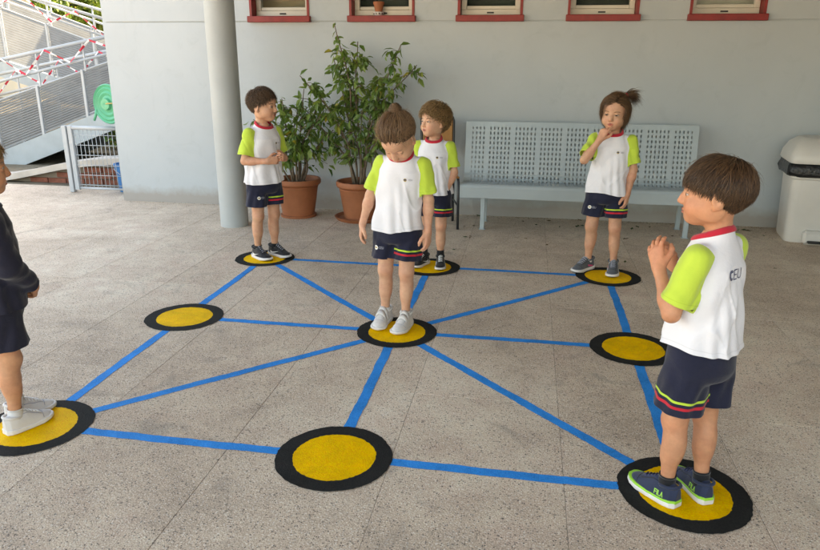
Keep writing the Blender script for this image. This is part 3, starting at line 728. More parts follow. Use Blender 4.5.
# green hose reel on the side of the building
e = empty('hose_reel', (-3.385, 3.30, .93)); tag(e, 'green plastic hose reel mounted on the building corner', 'hose reel')
t = MB(); rr_ = [(.0, -.05), (.19, -.05), (.20, -.035), (.19, -.02), (.10, -.02), (.10, .06), (.19, .06), (.20, .075), (.19, .09), (.172, .078), (.155, .092), (.13, .080), (.11, .092), (.085, .080), (.062, .088), (.055, .118), (.02, .122), (0, .115)]
t.lathe(rr_, 36); o = t.build('drum', 'hose_green', e); autosmooth(o, 35); o.location = (-.20, 0, 0); o.rotation_euler = (R(90), 0, R(-14))
for k in range(4):
    t = MB(); t.tube([(.122 * math.cos(a), .122 * math.sin(a), -.005 + .018 * k) for a in np.linspace(0, 2 * PI, 40)[:-1]], .011, 8, True)
    o = t.build('hose_coil', 'hose_green', e, True); o.location = (-.20, 0, 0); o.rotation_euler = (R(90), 0, R(-14))
t = MB(); t.tube([(-.23, -.10, .0), (-.19, -.135, .01), (-.10, -.12, .012)], .008, 8); t.build('crank', 'brass', e, True)
t = MB(); t.tube([(-.37, -.03, -.02), (-.40, -.035, -.12), (-.42, -.04, -.17)], [.016, .014, .012], 8); t.build('nozzle', 'hose_green', e, True)
t = MB(); t.box(-.10, -.001, -.02, .02, -.03, .03, .004); t.build('wall_bracket', 'steel_white', e)

# ------------------------------------------------------------------ fallen leaves by the bench
rs = np.random.RandomState(12)
base = None
lv = MB(); lv.add([(0, 0, 0), (.014, .016, .006), (.012, .032, .004), (0, .048, .009), (-.012, .032, .003), (-.014, .016, .007), (0, .016, .001), (0, .032, .001)],
                  [(0, 1, 6), (0, 6, 5), (1, 2, 7, 6), (6, 7, 4, 5), (2, 3, 7), (7, 3, 4)])
for mt_, grp, lab, n_ in (('dry_leaf', 'dry leaves on the concrete', 'small dry brown leaf lying on concrete near the bench', 22), ('green_leaf_fallen', 'green leaves on the concrete', 'small greenish leaf lying on concrete near the bench', 16)):
    pr = lv.build('fallen_leaf', mt_, None, False); tag(pr, lab, 'leaf', grp)
    for k in range(n_):
        o = pr if k == 0 else link(pr.copy())
        if k % 3 == 0: x, y = rs.uniform(-.2, 2.4), rs.uniform(1.5, 2.3)
        else: x, y = rs.uniform(.1, 2.6), 2.93 - abs(rs.normal(0, .22)) - .03
        s_ = rs.uniform(.6, 1.25); o.location = (x, y, .002); o.rotation_euler = (0, 0, rs.uniform(0, 6.28)); o.scale = (s_ * rs.uniform(.6, 1.0), s_, s_)

# crumbs of dirt and leaf along the foot of the wall
rs = np.random.RandomState(77); n_ = 450
x = np.where(rs.uniform(0, 1, n_) < .5, rs.uniform(-3.3, 3.4, n_), rs.uniform(.1, 2.7, n_)); y = 2.945 - np.abs(rs.normal(0, .035, n_)) - .008; y = np.where(rs.uniform(0, 1, n_) < .25, 2.93 - rs.uniform(0, .55, n_), y)
sz = rs.uniform(.003, .010, n_); an_ = rs.uniform(0, 6.28, n_); cs, sn = np.cos(an_) * sz, np.sin(an_) * sz
V = np.stack([np.stack([x + cs, y + sn, 0 * x + .001], 1), np.stack([x - sn * .6, y + cs * .6, 0 * x + .0025], 1), np.stack([x - cs, y - sn, 0 * x + .001], 1), np.stack([x + sn * .6, y - cs * .6, 0 * x + .003], 1)], 1).reshape(-1, 3)
o = mk('leaf_litter', V, (np.arange(n_)[:, None] * 4 + np.arange(4)[None]), 'dry_leaf', None, False); tag(o, 'dark crumbs of dirt and leaf along the foot of the wall', 'litter', kind='stuff')

# ================================================================== people: implicit surfaces meshed with surface nets
def rotm(yaw=0, pitch=0, roll=0):
    """yaw about z, pitch about x (negative looks down), roll about y; degrees"""
    return np.array((Matrix.Rotation(R(yaw), 3, 'Z') @ Matrix.Rotation(R(pitch), 3, 'X') @ Matrix.Rotation(R(roll), 3, 'Y')))
def nrm(v):
    v = np.asarray(v, float); return v / (np.linalg.norm(v) + 1e-12)
def smin(a, b, k):
    if k <= 0: return np.minimum(a, b)
    h = np.clip(.5 + .5 * (b - a) / k, 0, 1); return b + (a - b) * h - k * h * (1 - h)
def smax(a, b, k): return -smin(-a, -b, k)
def d_caps(X, Y, Z, a, b, ra, rb, flat=False):
    a = np.asarray(a, float); b = np.asarray(b, float); u = b - a; L2 = u @ u + 1e-12
    px, py, pz = X - a[0], Y - a[1], Z - a[2]
    t = (px * u[0] + py * u[1] + pz * u[2]) / L2
    tc = np.clip(t, 0, 1)
    d = np.sqrt((px - u[0] * tc) ** 2 + (py - u[1] * tc) ** 2 + (pz - u[2] * tc) ** 2) - (ra + (rb - ra) * tc)
    return d
def d_ell(X, Y, Z, c, r, Rm=None):
    px, py, pz = X - c[0], Y - c[1], Z - c[2]
    if Rm is not None:
        px, py, pz = (Rm[0, 0] * px + Rm[1, 0] * py + Rm[2, 0] * pz, Rm[0, 1] * px + Rm[1, 1] * py + Rm[2, 1] * pz, Rm[0, 2] * px + Rm[1, 2] * py + Rm[2, 2] * pz)
    k0 = np.sqrt((px / r[0]) ** 2 + (py / r[1]) ** 2 + (pz / r[2]) ** 2); k1 = np.sqrt((px / r[0] ** 2) ** 2 + (py / r[1] ** 2) ** 2 + (pz / r[2] ** 2) ** 2) + 1e-9
    return k0 * (k0 - 1) / k1
class Fld:
    def __init__(s, lo, hi, h):
        s.lo = np.asarray(lo, float); s.h = h; s.n = np.ceil((np.asarray(hi, float) - s.lo) / h).astype(int) + 1
        s.v = np.full(s.n, 1.0, np.float32); s.ax = [(s.lo[i] + h * np.arange(s.n[i])).astype(np.float32) for i in range(3)]
    def grids(s, sl=(slice(None),) * 3):
        return s.ax[0][sl[0]][:, None, None], s.ax[1][sl[1]][None, :, None], s.ax[2][sl[2]][None, None, :]
    def put(s, fn, lo, hi, k=0.0, sub=False):
        mg = k + 3 * s.h
        i0 = np.clip(np.floor((np.asarray(lo) - mg - s.lo) / s.h).astype(int), 0, s.n); i1 = np.clip(np.ceil((np.asarray(hi) + mg - s.lo) / s.h).astype(int) + 1, 0, s.n)
        if np.any(i1 <= i0): return s
        sl = tuple(slice(a, b) for a, b in zip(i0, i1)); d = fn(*s.grids(sl))
        s.v[sl] = smax(s.v[sl], -d, k) if sub else smin(s.v[sl], d, k); return s
    def caps(s, a, b, ra, rb, k=0.01, sub=False):
        a = np.asarray(a, float); b = np.asarray(b, float); r = max(ra, rb)
        return s.put(lambda X, Y, Z: d_caps(X, Y, Z, a, b, ra, rb), np.minimum(a, b) - r, np.maximum(a, b) + r, k, sub)
    def chain(s, pts, rs, k=0.008):
        for i in range(len(pts) - 1): s.caps(pts[i], pts[i + 1], rs[i], rs[i + 1], k)
        return s
    def ell(s, c, r, k=0.01, Rm=None, sub=False):
        c = np.asarray(c, float); m_ = max(r) if Rm is not None else np.asarray(r)
        return s.put(lambda X, Y, Z: d_ell(X, Y, Z, c, r, Rm), c - m_, c + m_, k, sub)
    def mesh(s):
        v = s.v; h = s.h; v = v.copy()
        v[0] = v[-1] = 1; v[:, 0] = v[:, -1] = 1; v[:, :, 0] = v[:, :, -1] = 1
        sg = v < 0; n = np.array(v.shape) - 1
        cnt = np.zeros(n, np.int8)
        for dx in (0, 1):
            for dy in (0, 1):
                for dz in (0, 1): cnt += sg[dx:dx + n[0], dy:dy + n[1], dz:dz + n[2]]
        act = np.argwhere((cnt > 0) & (cnt < 8)); idx = np.full(n, -1, np.int32); idx[tuple(act.T)] = np.arange(len(act))
        P = np.zeros((len(act), 3)); W = np.zeros(len(act)); i, j, k = act.T
        cor = {}
        for c in [(a, b, d) for a in (0, 1) for b in (0, 1) for d in (0, 1)]: cor[c] = v[i + c[0], j + c[1], k + c[2]].astype(float)
        for ax in range(3):
            for a in (0, 1):
                for b in (0, 1):
                    c0 = [a, b]; c0.insert(ax, 0); c1 = [a, b]; c1.insert(ax, 1); A = cor[tuple(c0)]; B = cor[tuple(c1)]
                    mk_ = (A < 0) != (B < 0); t = np.where(mk_, A / np.where(mk_, A - B, 1), 0)
                    q = np.tile(np.array(c0, float), (len(act), 1)); q[:, ax] = t
                    P[mk_] += q[mk_]; W[mk_] += 1
        V = s.lo + h * (act + P / W[:, None])
        T = []
        for ax in range(3):
            o1, o2 = [(1, 2), (2, 0), (0, 1)][ax]
            sl0 = [slice(None)] * 3; sl1 = [slice(None)] * 3; sl0[ax] = slice(0, -1); sl1[ax] = slice(1, None)
            A = sg[tuple(sl0)]; B = sg[tuple(sl1)]; ch = np.argwhere(A != B)
            ch = ch[(ch[:, o1] > 0) & (ch[:, o2] > 0) & (ch[:, o1] < v.shape[o1] - 1) & (ch[:, o2] < v.shape[o2] - 1)]
            ins = A[tuple(ch.T)]
            def cell(d1, d2):
                q = ch.copy(); q[:, o1] -= d1; q[:, o2] -= d2; return idx[tuple(q.T)]
            Q = np.stack([cell(1, 1), cell(0, 1), cell(0, 0), cell(1, 0)], 1)
            Q[~ins] = Q[~ins][:, ::-1]; T.append(Q)
        return V, np.concatenate(T)
def tris_of(Q):
    return np.concatenate([Q[:, [0, 1, 2]], Q[:, [0, 2, 3]]])
def vnormals(V, T):
    fn = np.cross(V[T[:, 1]] - V[T[:, 0]], V[T[:, 2]] - V[T[:, 0]]); N = np.zeros_like(V)
    for k in range(3): np.add.at(N, T[:, k], fn)
    return N / (np.linalg.norm(N, axis=1)[:, None] + 1e-12)
def clip(V, T, gv, keep_neg=True):
    """exact cut of a triangle mesh by a scalar at its vertices; returns the side with gv<0 and the side with gv>=0"""
    gv = np.where(np.abs(gv) < 1e-7, 1e-7, gv); neg = gv < 0; s = neg[T].sum(1)
    mixT = T[(s > 0) & (s < 3)]; n0 = len(V); edges = {}; NV = []
    A = [T[s == 3]]; B = [T[s == 0]]; na = []; nb = []
    def mid(a, b):
        key = (a, b) if a < b else (b, a)
        if key not in edges:
            t = gv[key[0]] / (gv[key[0]] - gv[key[1]]); edges[key] = n0 + len(NV); NV.append(V[key[0]] + (V[key[1]] - V[key[0]]) * t)
        return edges[key]
    for tri in mixT.tolist():
        ng = [gv[q] < 0 for q in tri]; lone = ng.index(True) if sum(ng) == 1 else ng.index(False)
        a, b, c = tri[lone], tri[(lone + 1) % 3], tri[(lone + 2) % 3]; ab = mid(a, b); ac = mid(a, c)
        (na if ng[lone] else nb).append((a, ab, ac)); o_ = nb if ng[lone] else na; o_ += [(ab, b, c), (ab, c, ac)]
    VV = np.concatenate([V, np.array(NV)]) if NV else V
    def fin(L, extra):
        TT = np.concatenate([L[0], np.array(extra, int).reshape(-1, 3)]).astype(int)
        u, inv = np.unique(TT, return_inverse=True); return VV[u], inv.reshape(-1, 3)
    return fin(A, na), fin(B, nb)
def thick(o, t=.0028):
    md = o.modifiers.new('thickness', 'SOLIDIFY'); md.thickness = t; md.offset = -1; return o
def bvh_of(V, T): return BVHTree.FromPolygons([tuple(v) for v in V], [tuple(t) for t in T.tolist()])
def decal(name, quads, org, ux, uy, dr, bvh, mat, parent, off=.0012, sub=4):
    """flat print: quads of (u,v) corners thrown along dr on to a surface"""
    org = Vector(org); ux = Vector(ux); uy = Vector(uy); dr = Vector(dr).normalized(); V = []; F_ = []
    for q in quads:
        b0 = len(V); ok = True; P = []
        for i in range(sub + 1):
            for j in range(2):
                a = Vector(q[0]).lerp(Vector(q[3]), i / sub); b = Vector(q[1]).lerp(Vector(q[2]), i / sub); p = a.lerp(b, j)
                s_ = org + ux * p.x + uy * p.y; hit = bvh.ray_cast(s_ - dr * .12, dr, .3)
                if hit[0] is None: ok = False; break
                P.append(hit[0] - dr * off)
        if not ok or len(P) < 2 * (sub + 1): continue
        V += P; F_ += [(b0 + 2 * i, b0 + 2 * i + 1, b0 + 2 * i + 3, b0 + 2 * i + 2) for i in range(sub)]
    if F_: return mk(name, np.array([tuple(v) for v in V]), F_, mat, parent, False)
def strokes(lines, wd):
    Q = []
    for L in lines:
        for a, b in zip(L[:-1], L[1:]):
            a = Vector(a); b = Vector(b); d = (b - a).normalized(); n_ = Vector((-d.y, d.x)) * wd / 2; d = d * wd * .35
            Q.append([a - n_ - d, a + n_ - d, b + n_ + d, b - n_ + d])
    return Q
def arc(cx, cy, rx, ry, a0, a1, n=10): return [(cx + rx * math.cos(R(a)), cy + ry * math.sin(R(a))) for a in np.linspace(a0, a1, n)]
def ceu(h, gap=.12):
    w_ = h * .75; L = [arc(w_ * .5, h / 2, w_ * .5, h / 2, 55, 305)]
    x = w_ * 1.12; L += [[(x + w_ * .75, h), (x, h), (x, 0), (x + w_ * .75, 0)], [(x, h / 2), (x + w_ * .6, h / 2)]]
    x = w_ * 2.15; L += [[(x, h), (x, h * .35)] + arc(x + w_ * .42, h * .35, w_ * .42, h * .35, 180, 360, 8)[1:] + [(x + w_ * .84, h)]]
    return L
FILA = [[(0, 0), (0, 1), (.6, 1)], [(0, .52), (.5, .52)], [(.85, 0), (.85, 1)], [(1.15, 1), (1.15, 0), (1.7, 0)], [(1.9, 0), (2.2, 1), (2.5, 0)]]

# ---- hand
def add_hand(F, wrist, fdir, palm, thumb_side, s, curl=(20, 25, 15), spread=4, thumb=(0.35, .25), k=.006):
    a = nrm(fdir); n_ = nrm(np.asarray(palm) - a * (np.asarray(palm) @ a)); t = np.cross(n_, a) * 1.0
    if t @ np.asarray(thumb_side) < 0: t = -t
    W = np.asarray(wrist, float); P = lambda x, y, z: W + s * (a * x + t * y + n_ * z)
    offs = (.0195, .0065, -.0065, -.0185); ks = (.058, .061, .057, .050); ls = (.041, .046, .042, .033)
    for q, (o_, kk) in enumerate(zip(offs, ks)): F.caps(P(.004, o_ * .55, 0), P(kk, o_, 0), .0115 * s, .0088 * s, .010 * s)
    F.ell(P(.028, .002, .004), (.022 * s,) * 3, .012 * s)  if False else None
    for q, (o_, kk, L) in enumerate(zip(offs, ks, ls)):
        c = curl[q] if hasattr(curl[0], '__len__') else curl
        p = P(kk, o_, 0); ang = 0; pts = [p]; sp = (1.5 - q) * R(spread + 2)
        for jf, ca in zip((.46, .30, .24), c):
            ang += R(ca); d = a * math.cos(ang) * math.cos(sp) + n_ * math.sin(ang) + t * math.sin(sp) * math.cos(ang); p = p + nrm(d) * L * jf * s; pts.append(p)
        F.chain(pts, [.0074 * s, .0066 * s, .0060 * s, .0050 * s], .0022 * s)
    b0 = P(.012, .016, .004); b1 = P(.036, .033 + .01 * thumb[0], .010 + .02 * thumb[1]); b2 = P(.052, .036 + .014 * thumb[0], .013 + .034 * thumb[1]); b3 = P(.066, .034 + .012 * thumb[0], .014 + .044 * thumb[1])
    F.chain([b0, b1, b2, b3], [.0125 * s, .0088 * s, .0078 * s, .0060 * s], .006 * s)

# ---- head, in its own frame: +y is the face, origin between the ears
SK_C = np.array([0, -.010, .022]); SK_R = np.array([.0735, .0905, .0845])
def head_field(neck_a, neck_b, s_open=1.0, smile=0):
    F = Fld((-.105, -.125, -.21), (.105, .125, .12), .0023)
    F.ell(SK_C, SK_R, .01); F.ell((0, .020, -.032), (.0545, .0655, .066), .030)
    F.ell((0, .054, -.080), (.025, .024, .019), .030)
    for x in (-1, 1):
        F.ell((x * .033, .050, -.044), (.0255, .030, .026), .022)
        F.ell((x * .047, .004, -.052), (.012, .030, .026), .03)          # jaw corner
    F.ell((0, .056, .036), (.044, .026, .028), .028)                      # forehead
    for x in (-1, 1): F.ell((x * .0295, .0945, -.002), (.017, .016, .0115), .014, sub=True)
    F.chain([(0, .078, .002), (0, .088, -.016), (0, .096, -.030)], [.0075, .0075, .0092], .012)
    for x in (-1, 1): F.ell((x * .0085, .0895, -.0335), (.0075, .0085, .0065), .006)
    for x in (-1, 1):                                                    # lids over the eyeballs
        def lid(X, Y, Z, x=x):
            d = np.sqrt((X - x * .0295) ** 2 + (Y - .0700) ** 2 + (Z + .004) ** 2) - .0142
            slit = np.sqrt(((X - x * .0295) / .0118) ** 2 + ((Z + .0047) / (.0050 * s_open + 1e-4)) ** 2) - 1
            return np.maximum(d, -slit * .0045)
        F.put(lid, (x * .0295 - .015, .055, -.019), (x * .0295 + .015, .085, .012), .004)
        F.put(lambda X, Y, Z, x=x: np.maximum((np.sqrt(((X - x * .0295) / .0112) ** 2 + ((Z + .0047) / (.0046 * s_open + 1e-4)) ** 2) - 1) * .0045, .068 - Y), (x * .0295 - .012, .068, -.011), (x * .0295 + .012, .10, .001), .0015, True) if s_open > .3 else None
    F.ell((0, .0800, -.0555), (.0185, .0105, .0050), .004); F.ell((0, .0795, -.0640), (.0155, .0105, .0055), .004)
    F.ell((0, .0915, -.0597), (.0165, .0050, .0013), .003, sub=True)
    F.ell((0, .088, -.0465), (.0035, .006, .006), .006, sub=True)
    for x in (-1, 1):
        Rm = rotm(x * -18, -8, 0)
        F.ell((x * .0745, -.010, -.012), (.0065, .019, .029), .006, Rm); F.ell((x * .0825, -.006, -.008), (.005, .011, .018), .004, Rm, True)
        F.ell((x * .071, -.002, -.034), (.006, .009, .010), .005)
    F.caps(neck_a, neck_b, .036, .040, .022)
    return F
def skin_head_cols(V, skin, brow, lip=(.42, .13, .105)):
    x, y, z = V.T; c = np.tile(np.array(skin), (len(V), 1)); ax = np.abs(x)
    def blend(w_, col): c[:] = c * (1 - w_[:, None]) + np.array(col) * w_[:, None]
    ck = np.exp(-(((ax - .038) / .018) ** 2 + ((z + .042) / .016) ** 2)) * (y > .03) * .35; blend(ck, (skin[0] * 1.02, skin[1] * .72, skin[2] * .68))
    ns = np.exp(-((ax / .012) ** 2 + ((z + .032) / .009) ** 2)) * (y > .085) * .3; blend(ns, (skin[0] * 1.02, skin[1] * .72, skin[2] * .68))
    lp = np.clip(1.4 - ((ax / .0185) ** 2 + ((z + .0598) / .0098) ** 2) * 1.2, 0, .85) * (y > .066); blend(lp, lip)
    ml = np.clip(1.3 - ((ax / .017) ** 2 + ((z + .0597) / .0020) ** 2), 0, .8) * (y > .066); blend(ml, (lip[0] * .35, lip[1] * .25, lip[2] * .25))
    bz = .0155 - ((ax - .032) / .020) ** 2 * .005; bw = np.clip(1.25 - ((z - bz) / .0032) ** 2 - ((ax - .031) / .0175) ** 4, 0, .75) * (y > .05); blend(bw, brow)
    rad = np.sqrt(((ax - .0295) / .0128) ** 2 + ((z + .0047) / .0062) ** 2); ls = np.clip(1 - np.abs(rad - .98) / .2, 0, 1) * (z > -.0055) * (y > .06) * .85; blend(ls, (.03, .018, .012))
    ls2 = np.clip(1 - np.abs(rad - .98) / .2, 0, 1) * (z <= -.0055) * (y > .06) * .35; blend(ls2, (skin[0] * .45, skin[1] * .35, skin[2] * .35))
    nl = np.exp(-(((ax - .0065) / .003) ** 2 + ((z + .0395) / .0022) ** 2)) * (y > .07) * .8; blend(nl, (.05, .02, .015))
    return c

# ---- hair
HL_A = [0, 22, 42, 62, 80, 95, 115, 145, 180]
def zline(V, tab):
    ph = np.degrees(np.abs(np.arctan2(V[:, 0], V[:, 1] - SK_C[1] * 0))); return np.interp(ph, HL_A, tab)
HL = [.062, .060, .050, .030, .020, .004, -.032, -.052, -.058]
def hair(name, parent, X, flow, N, L, w_, cols, seed, hl=HL, off=(.003, .012), lift=.35, grav=.3, curl=(0, 0), steps=9, cap_off=.006, roots=None, cap=True, extra=None, jit=.16, tipw=.25, hug=None, fly=0):
    """X maps head frame points to the person's frame"""
    rs = np.random.RandomState(seed); Vs = []; Fs = []; Cs = []; nv = 0
    if cap:
        F = Fld(SK_C - SK_R - .03, SK_C + SK_R + .03, .0042); F.ell(SK_C, SK_R + cap_off, 0)
        Xg, Yg, Zg = F.grids(); F.v += (.0015 * np.sin(90 * Xg + 30 * Yg) * np.sin(70 * Yg + 40 * Zg)).astype(np.float32)
        V, Q = F.mesh(); (V, T), _ = clip(V, tris_of(Q), zline(V, hl) + .006 - V[:, 2])
        Vs.append(V); Fs.append(T + nv); nv += len(V); Cs.append(np.tile(np.array(cols[0]) * .55, (len(V), 1)))
    if roots is None:
        n0 = N * 3; i = np.arange(n0) + .5; ph = np.arccos(1 - 2 * i / n0); th = PI * (1 + 5 ** .5) * i
        P = np.stack([np.cos(th) * np.sin(ph), np.sin(th) * np.sin(ph), np.cos(ph)], 1); P = SK_C + P * (SK_R + .002)
        P += rs.normal(0, .003, P.shape); P = P[P[:, 2] > zline(P, hl) - rs.uniform(-.007, .005, len(P))]; P = P[rs.permutation(len(P))[:N]]
    else: P = roots
    N = len(P); root = P.copy(); Ln = (L(root, rs) if callable(L) else rs.uniform(L[0], L[1], N))
    o_ = rs.uniform(off[0], off[1], N) * (np.clip((root[:, 2] + .07) / .10, .3, 1) if roots is None else 1); path = [P.copy()]; p = P.copy(); rnd = rs.normal(0, jit, (N, 3)); ph0 = rs.uniform(0, 6.28, N)
    for k in range(steps):
        t = k / steps; rel = (p - SK_C) / SK_R; e = np.linalg.norm(rel, axis=1)[:, None]; nn = rel / SK_R; nn /= np.linalg.norm(nn, axis=1)[:, None]
        d = flow(p, root, t); d = d + rnd; d -= nn * np.sum(d * nn, 1)[:, None] * (1 if k < steps * .7 else .5); d /= np.linalg.norm(d, axis=1)[:, None] + 1e-9
        d = d + nn * lift * max(0, 1 - 2.2 * t) + np.array([0, 0, -1]) * grav * t; d /= np.linalg.norm(d, axis=1)[:, None] + 1e-9
        p = p + d * (Ln / steps)[:, None]
        rel = (p - SK_C) / SK_R; e = np.linalg.norm(rel, axis=1); mn = 1 + (o_ * min(1, .4 + t * 1.5)) / .083
        f = np.where(e < mn, mn / e, 1.0)
        if hug is not None: mx = mn + hug / .083; f = np.where(e > mx, mx / e, f)
        p = SK_C + (p - SK_C) * f[:, None]; path.append(p.copy())
    path = np.stack(path, 1)                                             # N, steps+1, 3
    if extra is not None: path = extra(path, rs)
    S_ = path.shape[1]; tg = np.gradient(path, axis=1); tg /= np.linalg.norm(tg, axis=2)[..., None] + 1e-9
    nr = (path - SK_C) / SK_R ** 2; nr /= np.linalg.norm(nr, axis=2)[..., None]; sd_ = np.cross(tg, nr); sd_ /= np.linalg.norm(sd_, axis=2)[..., None] + 1e-9; nr = np.cross(sd_, tg)
    tt = np.linspace(0, 1, S_)[None, :, None]
    if curl[0] > 0:
        a = ph0[:, None, None] + tt * curl[1] * rs.uniform(.7, 1.3, (len(path), 1, 1)); path = path + (sd_ * np.sin(a) + nr * (np.cos(a) * .8 + .5)) * curl[0] * np.minimum(1, tt * 2.5)
    wv = w_ * rs.uniform(.55, 1.25, (len(path), 1, 1)) * np.clip((1 - tt ** 2.2) + tipw * tt * .4, .06, 1)
    ring = np.stack([path + sd_ * wv, path - sd_ * wv, path + nr * wv * .75], 2)  # N,S,3,3
    Vv = ring.reshape(-1, 3); N = len(path); b0 = (np.arange(N) * S_ * 3)[:, None, None] + (np.arange(S_ - 1) * 3)[None, :, None]
    q = []
    for a, b in ((0, 2), (2, 1), (1, 0)): q.append(np.stack([b0[..., 0] + a, b0[..., 0] + b, b0[..., 0] + b + 3, b0[..., 0] + a + 3], -1).reshape(-1, 4))
    Q = np.concatenate(q); Vs.append(Vv); Fs.append(tris_of(Q) + nv)
    mixv = rs.uniform(0, 1, (N, 1, 1)) ** 1.3; c = np.array(cols[0]) * (1 - mixv) + np.array(cols[1]) * mixv
    c = np.repeat(np.repeat(c, S_, 1), 3, 1).reshape(-1, 3); Cs.append(c)
    V = np.concatenate(Vs); T = np.concatenate(Fs); Cc = np.concatenate(Cs)
    if fly: hair('flyaway_hair', parent, X, flow, fly, (lambda r, q: (L(r, q) if callable(L) else q.uniform(L[0], L[1], len(r))) * q.uniform(.5, 1.15, len(r))), .00055, (cols[1], tuple(np.array(cols[1]) * 1.25)), seed + 50, hl=hl, off=(off[1] * .8, off[1] * 1.25 + .003), lift=lift + .25, grav=grav, curl=(.004, 4), steps=steps, cap=False, jit=jit + .35, roots=None if roots is None else roots[:fly])
    return mk(name, X(V), T, 'hair', parent, True, Cc)
def away(c, sw=0.0, fwd=(0, 0, 0)):
    c = np.array(c); fwd = np.array(fwd)
    def f(p, root, t):
        d = p - c; d = d / (np.linalg.norm(d, axis=1)[:, None] + 1e-6); s_ = np.cross(d, np.array([0, 0, 1.])); return d + s_ * sw + fwd
    return f

# ---- shoe in its own frame: ankle above the origin, +y towards the toe, ground at z=0
def sect(y, L0=-.048, L1=.142):
    u = np.clip((y - L0) / (L1 - L0), 0, 1)
    wv = np.interp(u, [0, .08, .2, .4, .55, .72, .86, .95, 1], [.014, .027, .0315, .0315, .0330, .0370, .0345, .024, .008])
    return u, wv
def make_shoe(parent, X, side, spec, s):
    up, sole, lace = spec['upper'], spec['sole'], spec.get('lace')
    F = Fld((-.055, -.07, -.006), (.055, .165, .10), .0027)
    def upper(Xg, Y, Z):
        u, wv = sect(Y); tp = np.interp(u, [0, .10, .30, .42, .58, .75, .9, 1], spec.get('top', [.068, .076, .081, .080, .062, .045, .035, .022]))
        cx_ = side * -.004 * np.interp(u, [0, .5, 1], [0, -1, 1.6])
        xx = np.abs(Xg - cx_) / wv; zz = np.clip((Z - .006) / (tp - .006), 0, 3)
        taper = 1 - .26 * np.clip(zz, 0, 1) ** 1.5 * np.interp(u, [0, .35, .5, 1], [.35, .45, 1, .6])
        e = ((xx / taper) ** 2.6 + zz ** 2.6) ** (1 / 2.6) - 1
        d = e * np.minimum(wv, tp) * .8
        return np.maximum(np.maximum(d, .006 - Z), np.maximum(Y - .143, -.049 - Y))
    F.put(upper, (-.05, -.055, 0), (.05, .15, .085), 0)
    V, Q = F.mesh(); sh = mk('shoe', X(V), Q, up, parent); bv = bvh_of(V, tris_of(Q))
    sh['label'] = spec['label']
    def so(z0, z1, grow):
        G = Fld((-.06, -.075, -.006), (.06, .17, .045), .0027)
        def fn(Xg, Y, Z):
            u, wv = sect(Y, -.052, .147); cx_ = side * -.004 * np.interp(u, [0, .5, 1], [0, -1, 1.6]); rise = np.interp(u, [0, .7, 1], [0, 0, .010]); hi_ = z1 + np.interp(u, [0, .2, .5, 1], [.006, .002, 0, .004])
            d = np.abs(Xg - cx_) - (wv + grow); return smax(np.maximum(d, np.maximum(Y - .146, -.051 - Y)), np.maximum(z0 + rise - Z, Z - hi_), .004)
        G.put(fn, (-.055, -.06, -.003), (.055, .155, .035), 0); return G.mesh()
    if spec.get('band'):
        V2, Q2 = so(.0015, .017, .0030); mk('sole', X(V2), Q2, sole, sh); V3, Q3 = so(.015, .0235, .0018); mk('midsole_band', X(V3), Q3, spec['band'], sh)
    else:
        V2, Q2 = so(.0015, spec.get('sole_h', .020), .0030); mk('sole', X(V2), Q2, sole, sh)
    # tongue, laces or straps
    t = MB()
    def top_at(x, y):
        h = bv.ray_cast(Vector((x, y, .15)), Vector((0, 0, -1)), .2); return (h[0].z if h[0] else .05)
    if spec.get('straps'):
        for y0 in spec['straps']:
            pts = []
            rows = []
            for yy in (y0 - .010, y0 + .010):
                row = []
                for x in np.linspace(-.027, .027, 9):
                    row.append((x, yy + .004 * abs(x) / .027, top_at(x, yy) + .0080))
                rows.append(row)
            V_ = rows[0] + rows[1]; V_ += [(v[0], v[1], v[2] - .006) for v in V_]
            Fq = [(i, i + 1, 9 + i + 1, 9 + i) for i in range(8)] + [(i + 18, i, i + 9, i + 27)[::1] for i in (0,)] + [(i, i + 18, i + 19, i + 1) for i in range(8)] + [(9 + i + 1, 27 + i + 1, 27 + i, 9 + i) for i in range(8)]
            b_ = MB(); b_.add([tuple(X(np.array([v]))[0]) for v in V_], Fq); b_.build('strap', up, sh, True)
    elif lace:
        for i, yy in enumerate(np.linspace(.028, .078, 5)):
            P1 = [(x, yy + .006 * math.sin(i * PI) + .004 * x / .012, top_at(x, yy) + .0022) for x in np.linspace(-.014, .014, 5)]
            t.tube([tuple(v) for v in X(np.array(P1))], .0031 * s, 5)
        t.build('laces', lace, sh, True)
    b_ = MB(); b_.tube([tuple(v) for v in X(np.array([(.0285 * math.cos(a), -.012 + .034 * math.sin(a), .0675 - .006 * math.sin(a)) for a in np.linspace(0, 2 * PI, 20)[:-1]]))], .0055 * s, 8, True)
    b_.build('collar', spec.get('collar', up), sh, True)
    for nm_, L_ in (('toe_seam', [(x, .098 - 6.0 * x * x) for x in np.linspace(-.031, .031, 13)]), ('eyestay_seam', [(.017, .092), (.0185, .075), (.019, .055), (.0195, .035), (.0215, .015)]), ('eyestay_seam', [(-.017, .092), (-.0185, .075), (-.019, .055), (-.0195, .035), (-.0215, .015)])):
        q_ = [(x, y, top_at(x, y)) for x, y in L_]; q_ = [v for v in q_ if v[2] > .012]
        if len(q_) > 2: b_ = MB(); b_.tube([tuple(v) for v in X(np.array(q_))], .0013 * s, 5); b_.build(nm_, spec.get('seam', up), sh, True)
    q_ = []
    for a_ in np.linspace(.055, .125, 6):
        pass
